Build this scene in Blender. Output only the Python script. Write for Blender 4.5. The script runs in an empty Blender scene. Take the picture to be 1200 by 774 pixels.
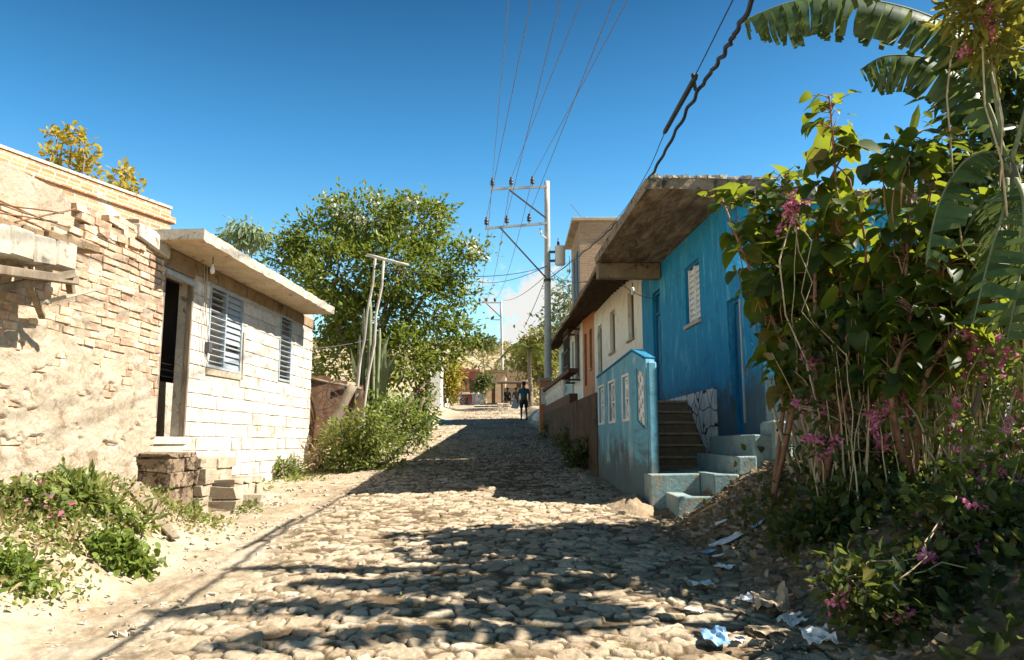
import bpy, math, random
import numpy as np
from mathutils import Vector, Matrix
random.seed(7)
rng = np.random.default_rng(11)
SC = bpy.context.scene
COL = SC.collection
# ------------------------------------------------------------------ camera model (27 mm lens, pitched up 8.4 deg)
FPX, PITCH, CAMH = 900.0, math.atan(133/900), 1.65
cp, sp = math.cos(PITCH), math.sin(PITCH)
def ray(px, py):
    a = (px-600)/FPX; b = (387-py)/FPX
    return (a, cp-b*sp, sp+b*cp)
def at(px, py, Y):                       # point of the place seen at a pixel, Y metres up the street
    r = ray(px, py); k = Y/r[1]
    return Vector((r[0]*k, Y, CAMH+r[2]*k))
def on(px, py, b, t):                    # point on the vertical plane X = b + t*Y
    r = ray(px, py); k = b/(r[0]-t*r[1])
    return Vector((k*r[0], k*r[1], CAMH+k*r[2]))
# ------------------------------------------------------------------ noise and the lie of the land
def hsh(ix, iy, s):
    n = (ix.astype(np.int64)*374761393 + iy.astype(np.int64)*668265263 + s*974711) & 0xffffffff
    n = ((n ^ (n >> 13))*1274126177) & 0xffffffff
    return ((n ^ (n >> 16)) & 0xffff)/65535.0
def vn(x, y, s=0):
    x = np.asarray(x, float); y = np.asarray(y, float)
    ix, iy = np.floor(x), np.floor(y); fx, fy = x-ix, y-iy
    fx = fx*fx*(3-2*fx); fy = fy*fy*(3-2*fy)
    a, b, c, d = hsh(ix, iy, s), hsh(ix+1, iy, s), hsh(ix, iy+1, s), hsh(ix+1, iy+1, s)
    return (a*(1-fx)+b*fx)*(1-fy)+(c*(1-fx)+d*fx)*fy
def fbm(x, y, s=0, o=4):
    v = 0; a = .5
    for i in range(o):
        v = v+a*(vn(x, y, s+i*17)-.5); x = x*2.03; y = y*2.03; a *= .5
    return v
def ss(a, b, x):
    t = np.clip((x-a)/(b-a), 0, 1); return t*t*(3-2*t)
PY = [-60, -30, 0, 36, 50, 60, 72, 90, 108, 150, 185, 260, 500, 1600]
PZ = [-5, -2.3, 0, 2.74, 3.92, 4.72, 5.4, 5.9, 7.0, 19.5, 24.5, 26, 20, 0]
def G(x, y):                              # ground height
    x = np.asarray(x, float); y = np.asarray(y, float)
    z = np.interp(y, PY, PZ)
    z = z + .68*(1-ss(-4.5, -3.0, x))*(1-ss(8.4, 9.9, y))*ss(-3, 3, y)
    z = z + .35*(1-ss(-4.3, -3.0, x))*ss(16.0, 17.5, y)*(1-ss(45, 52, y))
    z = z + .80*ss(1.75, 3.6, x+.25*fbm(x*1.1, y*1.1, 5))*(1-ss(10.2, 10.9, y))
    z = z + .5*ss(1.6, 2.4, x+.047*(y-14))*ss(16, 19, y)*(1-ss(40, 46, y))
    z = z - .06*(np.abs(x+.6)/3)**2*(np.abs(x) < 6)
    z = z + (.10*fbm(x*.7, y*.7, 3, 3))*ss(3, 6, y)
    far = ss(60, 110, y)
    z = z + far*(7*fbm(x*.013, y*.013, 9, 4))
    return z
def g(x, y): return float(G(x, y))
# ------------------------------------------------------------------ mesh helpers
def link(o, parent=None):
    COL.objects.link(o)
    if parent: o.parent = parent
    return o
def thing(name, label, cat, loc=(0, 0, 0), rz=0, group=None):
    o = bpy.data.objects.new(name, None); o.empty_display_size = .2
    link(o); o.location = loc; o.rotation_euler = (0, 0, rz)
    return tag(o, label, cat, group)
def tag(o, label, cat, group=None, kind=None):
    o['label'] = label; o['category'] = cat
    if group: o['group'] = group
    if kind: o['kind'] = kind
    return o
class MB:
    def __init__(s): s.v = []; s.f = []; s.m = []; s.sm = []
    def add(s, vs, fs, mi=0, smooth=False):
        b = len(s.v); s.v += [tuple(v) for v in vs]
        for f in fs: s.f.append([b+i for i in f]); s.m.append(mi); s.sm.append(smooth)
    def box(s, x0, x1, y0, y1, z0, z1, mi=0, jit=0):
        vs = [(x, y, z) for x in (x0, x1) for y in (y0, y1) for z in (z0, z1)]
        if jit: vs = [(x+random.uniform(-jit, jit), y+random.uniform(-jit, jit), z+random.uniform(-jit, jit)) for x, y, z in vs]
        s.add(vs, [(0, 1, 3, 2), (4, 6, 7, 5), (0, 4, 5, 1), (2, 3, 7, 6), (0, 2, 6, 4), (1, 5, 7, 3)], mi)
    def obox(s, c, ax, ay, az, mi=0):                # oriented box: centre and three half-axes
        c, ax, ay, az = map(Vector, (c, ax, ay, az))
        vs = [c+a*ax+b*ay+d*az for a in (-1, 1) for b in (-1, 1) for d in (-1, 1)]
        s.add(vs, [(0, 1, 3, 2), (4, 6, 7, 5), (0, 4, 5, 1), (2, 3, 7, 6), (0, 2, 6, 4), (1, 5, 7, 3)], mi)
    def beam(s, p, q, w, h, mi=0):
        p, q = Vector(p), Vector(q); d = (q-p); l = d.length/2; d.normalize()
        r = d.cross(Vector((0, 0, 1)))
        if r.length < .01: r = Vector((1, 0, 0))
        r.normalize(); u = r.cross(d)
        s.obox((p+q)/2, d*l, r*w/2, u*h/2, mi)
    def tube(s, path, r, n=8, mi=0, smooth=True, cap=True):
        P = [Vector(p) for p in path]; k = len(P)
        R = r if isinstance(r, (list, tuple)) else [r]*k
        prev = None; vs = []
        for i, p in enumerate(P):
            d = (P[min(i+1, k-1)]-P[max(i-1, 0)]).normalized()
            a = prev if prev else (Vector((0, 0, 1)) if abs(d.z) < .9 else Vector((1, 0, 0)))
            u = (a-d*a.dot(d)).normalized(); w = d.cross(u); prev = u
            for j in range(n):
                t = 2*math.pi*j/n; vs.append(p+(u*math.cos(t)+w*math.sin(t))*R[i])
        fs = [(i*n+j, i*n+(j+1) % n, (i+1)*n+(j+1) % n, (i+1)*n+j) for i in range(k-1) for j in range(n)]
        if cap: fs += [tuple(range(n))[::-1], tuple(range((k-1)*n, k*n))]
        s.add(vs, fs, mi, smooth)
    def lathe(s, c, prof, n=12, mi=0, smooth=True):
        s.tube([(c[0], c[1], c[2]+z) for r, z in prof], [max(r, 1e-4) for r, z in prof], n, mi, smooth)
    def prism(s, poly, y0, y1, mi=0):                # polygon in x,z pushed along y
        n = len(poly); vs = [(x, y0, z) for x, z in poly]+[(x, y1, z) for x, z in poly]
        fs = [tuple(range(n)), tuple(range(n, 2*n))[::-1]]+[(i, n+i, n+(i+1) % n, (i+1) % n) for i in range(n)]
        s.add(vs, fs, mi)
    def slabpoly(s, poly, z0, z1, mi=0):             # polygon in x,y pushed along z
        n = len(poly); vs = [(x, y, z0) for x, y in poly]+[(x, y, z1) for x, y in poly]
        fs = [tuple(range(n))[::-1], tuple(range(n, 2*n))]+[(i, (i+1) % n, n+(i+1) % n, n+i) for i in range(n)]
        s.add(vs, fs, mi)
    def wall(s, x0, x1, z0, z1, y0, y1, holes=(), mi=0, top=None):
        xs = sorted({x0, x1, *[h[0] for h in holes], *[h[1] for h in holes]}); zs = sorted({z0, z1, *[h[2] for h in holes], *[h[3] for h in holes]})
        xs = [x for x in xs if x0 <= x <= x1]; zs = [z for z in zs if z0 <= z <= z1]
        def full(i, k):
            if not (0 <= i < len(xs)-1 and 0 <= k < len(zs)-1): return False
            cx, cz = (xs[i]+xs[i+1])/2, (zs[k]+zs[k+1])/2
            return not any(h[0] < cx < h[1] and h[2] < cz < h[3] for h in holes)
        for i in range(len(xs)-1):
            for k in range(len(zs)-1):
                if not full(i, k): continue
                a, b, c, d = xs[i], xs[i+1], zs[k], zs[k+1]
                s.add([(a, y0, c), (b, y0, c), (b, y0, d), (a, y0, d)], [(0, 1, 2, 3)], mi)
                s.add([(a, y1, c), (b, y1, c), (b, y1, d), (a, y1, d)], [(3, 2, 1, 0)], mi)
                if not full(i-1, k): s.add([(a, y0, c), (a, y1, c), (a, y1, d), (a, y0, d)], [(3, 2, 1, 0)], mi)
                if not full(i+1, k): s.add([(b, y0, c), (b, y1, c), (b, y1, d), (b, y0, d)], [(0, 1, 2, 3)], mi)
                if not full(i, k-1): s.add([(a, y0, c), (b, y0, c), (b, y1, c), (a, y1, c)], [(3, 2, 1, 0)], mi)
                if not full(i, k+1): s.add([(a, y0, d), (b, y0, d), (b, y1, d), (a, y1, d)], [(0, 1, 2, 3)], mi)
    def build(s, name, mats, parent=None, world=False, bevel=0, seg=1):
        me = bpy.data.meshes.new(name)
        v = s.v
        if world and parent: L = parent.location; v = [(a-L.x, b-L.y, c-L.z) for a, b, c in v]
        me.from_pydata(v, [], s.f)
        for m in (mats if isinstance(mats, (list, tuple)) else [mats]): me.materials.append(m)
        me.polygons.foreach_set('material_index', s.m); me.polygons.foreach_set('use_smooth', s.sm)
        me.update()
        o = link(bpy.data.objects.new(name, me), parent)
        if bevel:
            b = o.modifiers.new('bevel', 'BEVEL'); b.width = bevel; b.segments = seg; b.limit_method = 'ANGLE'
        return o
def npmesh(name, V, F, mat, parent=None, world=False, smooth=False, attrs=None):
    V = np.asarray(V, np.float32)
    if world and parent: V = V-np.array(parent.location, np.float32)
    F = np.asarray(F, np.int32); k = F.shape[1]
    me = bpy.data.meshes.new(name)
    me.vertices.add(len(V)); me.vertices.foreach_set('co', V.ravel())
    me.loops.add(F.size); me.loops.foreach_set('vertex_index', F.ravel())
    me.polygons.add(len(F)); me.polygons.foreach_set('loop_start', np.arange(0, F.size, k, dtype=np.int32))
    me.polygons.foreach_set('loop_total', np.full(len(F), k, np.int32))
    me.polygons.foreach_set('use_smooth', np.full(len(F), smooth))
    for n, a in (attrs or {}).items():
        at_ = me.attributes.new(n, 'FLOAT', 'POINT'); at_.data.foreach_set('value', np.asarray(a, np.float32).ravel())
    me.materials.append(mat); me.update(calc_edges=True); me.validate()
    return link(bpy.data.objects.new(name, me), parent)
# ------------------------------------------------------------------ materials
class NT:
    def __init__(s, name):
        s.m = bpy.data.materials.new(name); s.m.use_nodes = True; s.t = s.m.node_tree; s.t.nodes.clear()
        s.out = s.n('ShaderNodeOutputMaterial')
    def n(s, typ, **kw):
        x = s.t.nodes.new(typ)
        for k, v in kw.items(): setattr(x, k, v)
        return x
    def l(s, a, b): s.t.links.new(a, b)
    def val(s, sock, v):
        if isinstance(v, bpy.types.NodeSocket): s.l(v, sock)
        else: sock.default_value = v
    def coord(s, scale=(1, 1, 1), kind='Object'):
        c = s.n('ShaderNodeTexCoord'); mp = s.n('ShaderNodeMapping'); s.l(c.outputs[kind], mp.inputs[0]); mp.inputs['Scale'].default_value = scale
        return mp.outputs[0]
    def noise(s, vec, scale, detail=5, rough=.6, dist=0):
        x = s.n('ShaderNodeTexNoise'); s.l(vec, x.inputs['Vector']); x.inputs['Scale'].default_value = scale
        x.inputs['Detail'].default_value = detail; x.inputs['Roughness'].default_value = rough; x.inputs['Distortion'].default_value = dist
        return x.outputs[0]
    def ramp(s, fac, stops):
        r = s.n('ShaderNodeValToRGB'); s.l(fac, r.inputs[0]); e = r.color_ramp.elements
        while len(e) < len(stops): e.new(.5)
        for x, (p, c) in zip(e, stops): x.position = p; x.color = (*c, 1) if len(c) == 3 else c
        return r.outputs[0]
    def mix(s, f, a, b, mode='MIX'):
        x = s.n('ShaderNodeMix', data_type='RGBA', blend_type=mode)
        s.val(x.inputs[0], f)
        for k, v in ((6, a), (7, b)):
            if isinstance(v, bpy.types.NodeSocket): s.l(v, x.inputs[k])
            else: x.inputs[k].default_value = (*v, 1) if len(v) == 3 else v
        return x.outputs[2]
    def math(s, op, a, b=0.0, clamp=False):
        x = s.n('ShaderNodeMath', operation=op, use_clamp=clamp); s.val(x.inputs[0], a); s.val(x.inputs[1], b); return x.outputs[0]
    def step(s, v, a, b):
        x = s.n('ShaderNodeMapRange', interpolation_type='SMOOTHSTEP'); s.val(x.inputs[0], v); x.inputs[1].default_value = a; x.inputs[2].default_value = b; return x.outputs[0]
    def bump(s, h, strength=.4, dist=.02, prev=None):
        b = s.n('ShaderNodeBump'); s.l(h, b.inputs['Height']); b.inputs['Strength'].default_value = strength; b.inputs['Distance'].default_value = dist
        if prev: s.l(prev, b.inputs['Normal'])
        return b.outputs[0]
    def done(s, col, rough=.85, bump=None, metal=0, spec=.3):
        p = s.n('ShaderNodeBsdfPrincipled')
        if isinstance(col, bpy.types.NodeSocket): s.l(col, p.inputs['Base Color'])
        else: p.inputs['Base Color'].default_value = (*col, 1)
        s.val(p.inputs['Roughness'], rough); p.inputs['Metallic'].default_value = metal; p.inputs['Specular IOR Level'].default_value = spec
        if bump: s.l(bump, p.inputs['Normal'])
        s.l(p.outputs[0], s.out.inputs[0]); return s.m
MATS = {}
def mottled(name, c1, c2, scale=3, rough=.85, bump=.3, bd=.01, c3=None, t3=(.55, .7), metal=0, spec=.3, sz=1.0, fine=28, island=0):
    if name in MATS: return MATS[name]
    t = NT(name); v = t.coord((1, 1, sz))
    n = t.noise(v, scale, 6, .65, .3); c = t.ramp(n, [(.3, c1), (.7, c2)])
    if c3: c = t.mix(t.step(t.noise(v, scale*2.3, 5, .7, .5), *t3), c, c3)
    if island:
        gi = t.n('ShaderNodeNewGeometry').outputs['Random Per Island']
        hs = t.n('ShaderNodeHueSaturation'); t.l(c, hs.inputs['Color']); t.l(t.math('ADD', t.math('MULTIPLY', gi, island), 1-island/2), hs.inputs['Value']); c = hs.outputs[0]
    f = t.noise(v, fine, 6, .7); c = t.mix(.35, c, t.ramp(f, [(.25, (.35, .35, .35)), (.75, (1.6, 1.6, 1.6))]), 'MULTIPLY')
    MATS[name] = t.done(c, rough, t.bump(f, bump, bd, t.bump(n, bump*.6, bd*2)), metal, spec); return MATS[name]
def leafmat(name, dark, light, trans=(.25, .45, .05), tw=.45, gloss=.45, tip=None):
    if name in MATS: return MATS[name]
    t = NT(name); gi = t.n('ShaderNodeNewGeometry').outputs['Random Per Island']
    st = [(0, dark), (.75, light)]
    if tip: st += [(.93, light), (.97, tip)]
    c = t.ramp(gi, st)
    nz = t.noise(t.coord(), 14, 3); c = t.mix(.4, c, t.ramp(nz, [(.3, (.5, .55, .5)), (.7, (1.45, 1.4, 1.3))]), 'MULTIPLY')
    p = t.n('ShaderNodeBsdfPrincipled'); t.l(c, p.inputs['Base Color']); p.inputs['Roughness'].default_value = gloss; p.inputs['Specular IOR Level'].default_value = .35
    tr = t.n('ShaderNodeBsdfTranslucent'); t.l(t.mix(.6, c, trans, 'MIX'), tr.inputs[0])
    m = t.n('ShaderNodeMixShader'); m.inputs[0].default_value = tw; t.l(p.outputs[0], m.inputs[1]); t.l(tr.outputs[0], m.inputs[2]); t.l(m.outputs[0], t.out.inputs[0])
    MATS[name] = t.m; return t.m
def paint(name, col, worn, under, scale=2.5, bump=.25, zd=None):
    """weathered limewash: streaked paint, bleached patches, scuffs down to the render"""
    if name in MATS: return MATS[name]
    t = NT(name); v = t.coord(); vs = t.coord((1.7, 1.7, .42))
    n = t.noise(v, scale, 6, .65, .4); st = t.noise(vs, 2.6, 7, .72, .6); f = t.noise(v, 40, 5, .7)
    c = t.mix(t.step(st, .50, .72), col, worn)
    dk = tuple(x*.62 for x in col); c = t.mix(t.math('MULTIPLY', t.step(n, .50, .70), .75), c, dk)
    c = t.mix(t.step(t.math('ADD', t.math('MULTIPLY', n, .5), t.math('MULTIPLY', t.noise(v, 9, 5, .75), .5)), .60, .66), c, under)
    if zd:                                                  # mud splash and damp along the foot of the wall
        sz = t.n('ShaderNodeSeparateXYZ'); t.l(v, sz.inputs[0]); c = t.mix(t.math('MULTIPLY', t.step(t.math('SUBTRACT', t.math('MULTIPLY', t.noise(v, 2.2, 6, .75, .6), 2.4), sz.outputs[2]), 1.15-zd, 1.75-zd), .75), c, (.085, .07, .05))
    c = t.mix(.25, c, t.ramp(f, [(.3, (.55, .55, .55)), (.7, (1.4, 1.4, 1.4))]), 'MULTIPLY')
    MATS[name] = t.done(c, .8, t.bump(f, bump, .006, t.bump(n, .5, .03))); return MATS[name]
def brickmat(name, a, b, mortar, bw=.26, bh=.085, plaster=None, pl=(.5, .56), ms=.012, bump=.9, dist=.02):
    if name in MATS: return MATS[name]
    t = NT(name); c = t.n('ShaderNodeTexCoord'); sx = t.n('ShaderNodeSeparateXYZ'); t.l(c.outputs['Object'], sx.inputs[0])
    cb = t.n('ShaderNodeCombineXYZ'); t.l(t.math('ADD', sx.outputs[0], sx.outputs[1]), cb.inputs[0]); t.l(sx.outputs[2], cb.inputs[1])
    nz = t.n('ShaderNodeTexNoise'); t.l(c.outputs['Object'], nz.inputs[0]); nz.inputs['Scale'].default_value = 5
    vm = t.n('ShaderNodeVectorMath', operation='SCALE'); t.l(nz.outputs[1], vm.inputs[0]); vm.inputs[3].default_value = dist*2
    va = t.n('ShaderNodeVectorMath', operation='ADD'); t.l(cb.outputs[0], va.inputs[0]); t.l(vm.outputs[0], va.inputs[1])
    br = t.n('ShaderNodeTexBrick'); t.l(va.outputs[0], br.inputs[0]); br.inputs['Scale'].default_value = 1
    br.inputs['Brick Width'].default_value = bw; br.inputs['Row Height'].default_value = bh; br.inputs['Mortar Size'].default_value = ms; br.inputs['Mortar Smooth'].default_value = .4
    br.inputs[1].default_value = (*a, 1); br.inputs[2].default_value = (*b, 1); br.inputs[3].default_value = (*mortar, 1); br.inputs['Bias'].default_value = -.1
    v = c.outputs['Object']; f = t.noise(v, 22, 6, .7); col = t.mix(.5, br.outputs[0], t.ramp(f, [(.3, (.45, .45, .45)), (.7, (1.5, 1.5, 1.5))]), 'MULTIPLY')
    h = t.math('SUBTRACT', t.math('MULTIPLY', f, .5), br.outputs[1])
    if plaster:
        pm = t.step(t.noise(v, 1.3, 6, .7, .5), *pl); col = t.mix(pm, col, t.mix(.4, plaster, t.ramp(f, [(.3, (.6, .6, .6)), (.7, (1.3, 1.3, 1.3))]), 'MULTIPLY'))
        h = t.math('MAXIMUM', h, t.math('MULTIPLY', pm, .6))
    MATS[name] = t.done(col, .92, t.bump(h, bump, .02)); return MATS[name]

M = {}
M['concrete'] = mottled('weathered_concrete', (.30, .26, .20), (.46, .41, .33), 2.2, .92, .5, .012, (.12, .10, .075), (.55, .72))
M['palecrete'] = mottled('pale_concrete', (.38, .335, .265), (.54, .48, .39), 3, .92, .5, .012, (.20, .145, .09), (.54, .68))
M['darkcrete'] = mottled('soot_stained_concrete', (.20, .13, .07), (.34, .24, .14), 1.8, .95, .6, .02, (.07, .05, .035), (.5, .68))
M['plaster'] = mottled('old_sandy_plaster', (.31, .245, .17), (.48, .40, .30), 1.6, .95, .9, .025, (.25, .185, .12), (.52, .66), fine=20)
M['brick'] = mottled('handmade_brick', (.38, .215, .13), (.53, .37, .25), 3.5, .95, .7, .015, (.52, .42, .30), (.46, .62), island=.6)
M['mortar'] = mottled('lime_mortar', (.16, .115, .07), (.30, .23, .155), 5, .95, .8, .02)
M['block'] = mottled('whitewashed_block', (.47, .42, .35), (.62, .57, .495), 2.2, .92, .6, .012, (.38, .29, .21), (.50, .66), island=.3)
M['wood'] = mottled('grey_driftwood', (.14, .10, .065), (.30, .24, .17), 6, .9, .6, .01, sz=.2)
M['darkwood'] = mottled('dark_wood', (.05, .03, .018), (.11, .07, .04), 7, .8, .5, .008, sz=.25)
M['palewood'] = mottled('bleached_wood', (.36, .31, .24), (.55, .50, .42), 6, .9, .6, .01, sz=.2)
M['steel'] = mottled('galvanised_steel', (.36, .38, .39), (.52, .53, .54), 4, .5, .1, .004, metal=.5)
M['darksteel'] = mottled('dark_steel', (.05, .05, .055), (.09, .09, .09), 6, .6, .2, .004)
M['alu'] = mottled('aluminium_slat', (.24, .275, .30), (.38, .41, .43), 5, .5, .1, .003, (.22, .19, .15), (.62, .78))
M['glazed'] = mottled('brown_porcelain', (.05, .035, .03), (.08, .06, .05), 6, .3, .05, .002)
M['rubber'] = mottled('black_cable', (.018, .017, .017), (.035, .033, .03), 9, .6, .3, .004)
M['cable'] = mottled('bare_wire', (.10, .10, .11), (.16, .16, .17), 9, .5, .1, .002)
M['white'] = mottled('white_paint', (.62, .60, .55), (.78, .76, .71), 4, .7, .2, .005)
M['blue'] = paint('blue_limewash', (.008, .215, .39), (.11, .40, .53), (.30, .40, .44), zd=2.75)
M['bluesunlit'] = paint('sunlit_blue_limewash', (.02, .34, .56), (.06, .46, .64), (.45, .52, .52))  # the house blue again, brightened in colour so the end wall looks sunlit
M['paleblue'] = paint('faded_blue_limewash', (.12, .33, .43), (.52, .65, .67), (.40, .35, .27), 2.2, .5, zd=1.0)
M['bluetrim'] = paint('dark_blue_limewash', (.005, .13, .25), (.02, .22, .36), (.3, .36, .36))
M['bluedoor'] = mottled('dark_blue_door_paint', (.006, .09, .19), (.015, .15, .27), 4, .55, .2, .005)
M['cream'] = paint('cream_limewash', (.80, .74, .62), (.86, .82, .73), (.56, .44, .30))
M['orange'] = paint('orange_limewash', (.55, .22, .09), (.62, .32, .16), (.5, .38, .26))
M['mint'] = paint('mint_limewash', (.38, .55, .50), (.55, .68, .62), (.5, .45, .36))
M['brownwall'] = paint('brown_limewash', (.10, .045, .022), (.16, .08, .045), (.12, .09, .06))
M['tealstep'] = mottled('worn_teal_concrete', (.14, .25, .26), (.33, .40, .38), 2.6, .9, .8, .02, (.34, .30, .23), (.50, .62))
M['brownstep'] = mottled('brown_tile_step', (.22, .12, .06), (.34, .20, .11), 4, .7, .4, .008)
M['tile'] = mottled('old_roof_tile', (.20, .12, .07), (.36, .23, .14), 3, .95, .6, .015, (.09, .075, .05), (.54, .7))
M['soffit'] = mottled('smoky_soffit', (.12, .07, .035), (.22, .135, .07), 2.4, .95, .5, .015, (.05, .035, .02), (.52, .7))
M['tin'] = mottled('rusty_tin', (.13, .065, .032), (.26, .15, .085), 2, .85, .5, .01, (.12, .06, .03), (.5, .66))
M['stone'] = mottled('pale_limestone', (.36, .30, .22), (.52, .45, .35), 4, .95, .7, .015)
M['masonry'] = brickmat('rough_stone_masonry', (.17, .11, .06), (.26, .17, .10), (.09, .06, .035), .22, .09, (.30, .22, .14), (.56, .62), .02, 1.0, .05)
M['tower'] = brickmat('tower_brick', (.36, .21, .12), (.46, .30, .18), (.40, .34, .26), .30, .10, ms=.014)
M['bandbrick'] = brickmat('banded_brick', (.44, .18, .085), (.56, .30, .16), (.52, .42, .30), .34, .115, (.56, .46, .34), (.57, .62), .022)
M['cinder'] = brickmat('cinder_block', (.62, .57, .48), (.70, .65, .56), (.48, .42, .34), .5, .25, ms=.012)
M['farbrick'] = brickmat('far_brick', (.46, .30, .18), (.55, .38, .24), (.4, .32, .24), .6, .25)
M['redpaint'] = mottled('red_wall_paint', (.26, .07, .055), (.38, .13, .10), 2, .8, .2)
M['black'] = mottled('dark_interior', (.02, .014, .01), (.035, .025, .018), 3, .95, .2)
M['bark'] = mottled('grey_bark', (.16, .12, .08), (.28, .22, .16), 7, .95, .8, .02, sz=.3)
M['cane'] = mottled('dry_cane', (.34, .25, .14), (.60, .46, .29), 9, .85, .4, .006, sz=.3)
M['redstem'] = mottled('reddish_stem', (.20, .10, .06), (.32, .17, .10), 9, .8, .3, .004)
M['cactus'] = mottled('cactus_skin', (.12, .14, .06), (.24, .26, .13), 5, .7, .3, .01)
M['paper'] = mottled('waste_paper', (.62, .62, .6), (.8, .8, .78), 8, .8, .2, .004)
M['plasticblue'] = mottled('blue_plastic', (.08, .26, .52), (.45, .62, .78), 9, .35, .2, .006)
M['card'] = mottled('cardboard', (.36, .27, .17), (.48, .37, .25), 8, .9, .2, .004)
M['skin'] = mottled('brown_skin', (.07, .035, .02), (.10, .055, .035), 8, .55, .05, .002)
M['hair'] = mottled('black_hair', (.008, .007, .006), (.016, .013, .012), 20, .6, .3, .004)
M['darkshirt'] = mottled('dark_teal_cloth', (.02, .08, .10), (.03, .12, .15), 7, .85, .2, .004)
M['cyan'] = mottled('turquoise_cloth', (.02, .36, .46), (.04, .46, .55), 7, .85, .2, .004)
M['blackcloth'] = mottled('black_cloth', (.012, .012, .016), (.025, .024, .03), 7, .9, .2, .004)
M['redcloth'] = mottled('red_cloth', (.4, .04, .03), (.5, .07, .05), 7, .9, .2, .004)
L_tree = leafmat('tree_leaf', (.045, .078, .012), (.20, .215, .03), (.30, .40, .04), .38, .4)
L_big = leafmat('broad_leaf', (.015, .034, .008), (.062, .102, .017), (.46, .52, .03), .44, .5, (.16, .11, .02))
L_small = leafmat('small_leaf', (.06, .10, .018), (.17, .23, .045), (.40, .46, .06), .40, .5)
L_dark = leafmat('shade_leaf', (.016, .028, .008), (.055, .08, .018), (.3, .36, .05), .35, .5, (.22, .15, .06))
L_weed = leafmat('weed_leaf', (.07, .10, .02), (.20, .24, .055), (.36, .42, .07), .38, .55, (.34, .26, .12))
L_dry = leafmat('dry_grass', (.26, .19, .09), (.42, .33, .17), (.4, .3, .12), .3, .8)
L_yellow = leafmat('autumn_leaf', (.22, .20, .03), (.42, .30, .04), (.55, .45, .05), .42, .5)
L_olive = leafmat('olive_leaf', (.14, .14, .03), (.26, .24, .06), (.4, .36, .06), .35, .5)
L_grey = leafmat('grey_green_leaf', (.13, .18, .10), (.22, .28, .15), (.3, .36, .14), .35, .5)
L_ban = leafmat('banana_leaf', (.022, .05, .016), (.075, .125, .045), (.34, .42, .10), .25, .42)
L_palm = leafmat('palm_leaf', (.07, .10, .02), (.17, .20, .045), (.35, .38, .06), .35, .45)
L_pink = leafmat('pink_petal', (.55, .10, .22), (.78, .30, .46), (.85, .35, .5), .4, .6)
L_white = leafmat('white_petal', (.70, .68, .52), (.80, .78, .68), (.8, .8, .65), .4, .6)
L_litter = leafmat('fallen_leaf', (.10, .055, .025), (.30, .20, .10), (.3, .2, .08), .15, .8, (.45, .38, .28))
# ------------------------------------------------------------------ foliage
def grid_leaf(widths, zs, cup, curl):
    """leaf template: 3 columns, one row per width"""
    V = []
    for w, t in zip(widths, zs):
        for c in (-1, 0, 1): V.append((t, c*w, cup*abs(c)*w - curl*t*t))
    n = len(widths); F = [(i*3+c, i*3+c+1, i*3+c+4, i*3+c+3) for i in range(n-1) for c in (0, 1)]
    return np.array(V), np.array(F)
T_SIMPLE = (np.array([(0, 0, 0), (.45, -.26, .07), (1, 0, -.08), (.45, .26, .07)], float), np.array([(0, 1, 2, 3)]))
T_HEART = grid_leaf([.10, .42, .50, .40, .22, .01], [0, .06, .3, .58, .82, 1.0], .22, .22)
T_HEARTB = grid_leaf([.08, .36, .47, .44, .26, .01], [0, .05, .28, .55, .80, .97], .45, .48)
T_LONG = grid_leaf([.03, .13, .13, .01], [0, .3, .65, 1], .3, .18)
T_OVAL = grid_leaf([.04, .27, .29, .02], [0, .3, .62, 1], .25, .15)
def norm(a): return a/np.maximum(np.linalg.norm(a, axis=1, keepdims=True), 1e-9)
def leaves(P, D, N, S, T):
    """place leaf template T at P, pointing along D with face normal near N and length S"""
    TV, TF = T; D = norm(D); N = N-D*(N*D).sum(1, keepdims=True); N = norm(N); B = np.cross(N, D)
    V = P[:, None, :]+S[:, None, None]*(TV[None, :, 0, None]*D[:, None]+TV[None, :, 1, None]*B[:, None]+TV[None, :, 2, None]*N[:, None])
    k = len(TV); F = TF[None]+(np.arange(len(P))*k)[:, None, None]
    return V.reshape(-1, 3), F.reshape(-1, TF.shape[1])
def clumps(blobs, n, per=12, sig=.3, shell=.55, flat=.8):
    """clump centres inside blobs (x,y,z,r), then leaves round each centre"""
    w = np.array([b[3]**2.2 for b in blobs]); nc = max(1, n//per)
    bi = rng.choice(len(blobs), nc, p=w/w.sum()); B = np.array(blobs)[bi]
    d = norm(rng.normal(size=(nc, 3))); d[:, 2] *= flat
    r = rng.uniform(shell**3, 1, nc)**(1/3)*B[:, 3]*rng.uniform(.85, 1.1, nc)
    c = B[:, :3]+d*r[:, None]
    idx = np.repeat(np.arange(nc), per); P = c[idx]+rng.normal(size=(len(idx), 3))*sig*np.array([1, 1, .75])
    out = norm(P-B[idx, :3]+rng.normal(size=P.shape)*.15*B[idx, 3:4])
    return c, P, out
def crown(name, mat, parent, blobs, n, size, per=12, sig=.3, T=T_SIMPLE, shell=.55, droop=.0, up=.7, flat=.8):
    c, P, out = clumps(blobs, n, per, sig, shell, flat)
    D = out+rng.normal(size=P.shape)*.6; D[:, 2] -= droop
    N = rng.normal(size=P.shape)*.55+out*.4; N[:, 2] += up
    S = size*rng.uniform(.6, 1.35, len(P)); V, F = leaves(P, D, N, S, T)
    npmesh(name, V, F, mat, parent, True); return c
def wig(p, q, n=6, a=.08, sag=0):
    p, q = Vector(p), Vector(q); L = (q-p).length
    return [p.lerp(q, i/n)+(Vector((random.gauss(0, a), random.gauss(0, a), random.gauss(0, a*.5)))*L*.5 if 0 < i < n else Vector())+Vector((0, 0, -sag*4*(i/n)*(1-i/n))) for i in range(n+1)]
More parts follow.
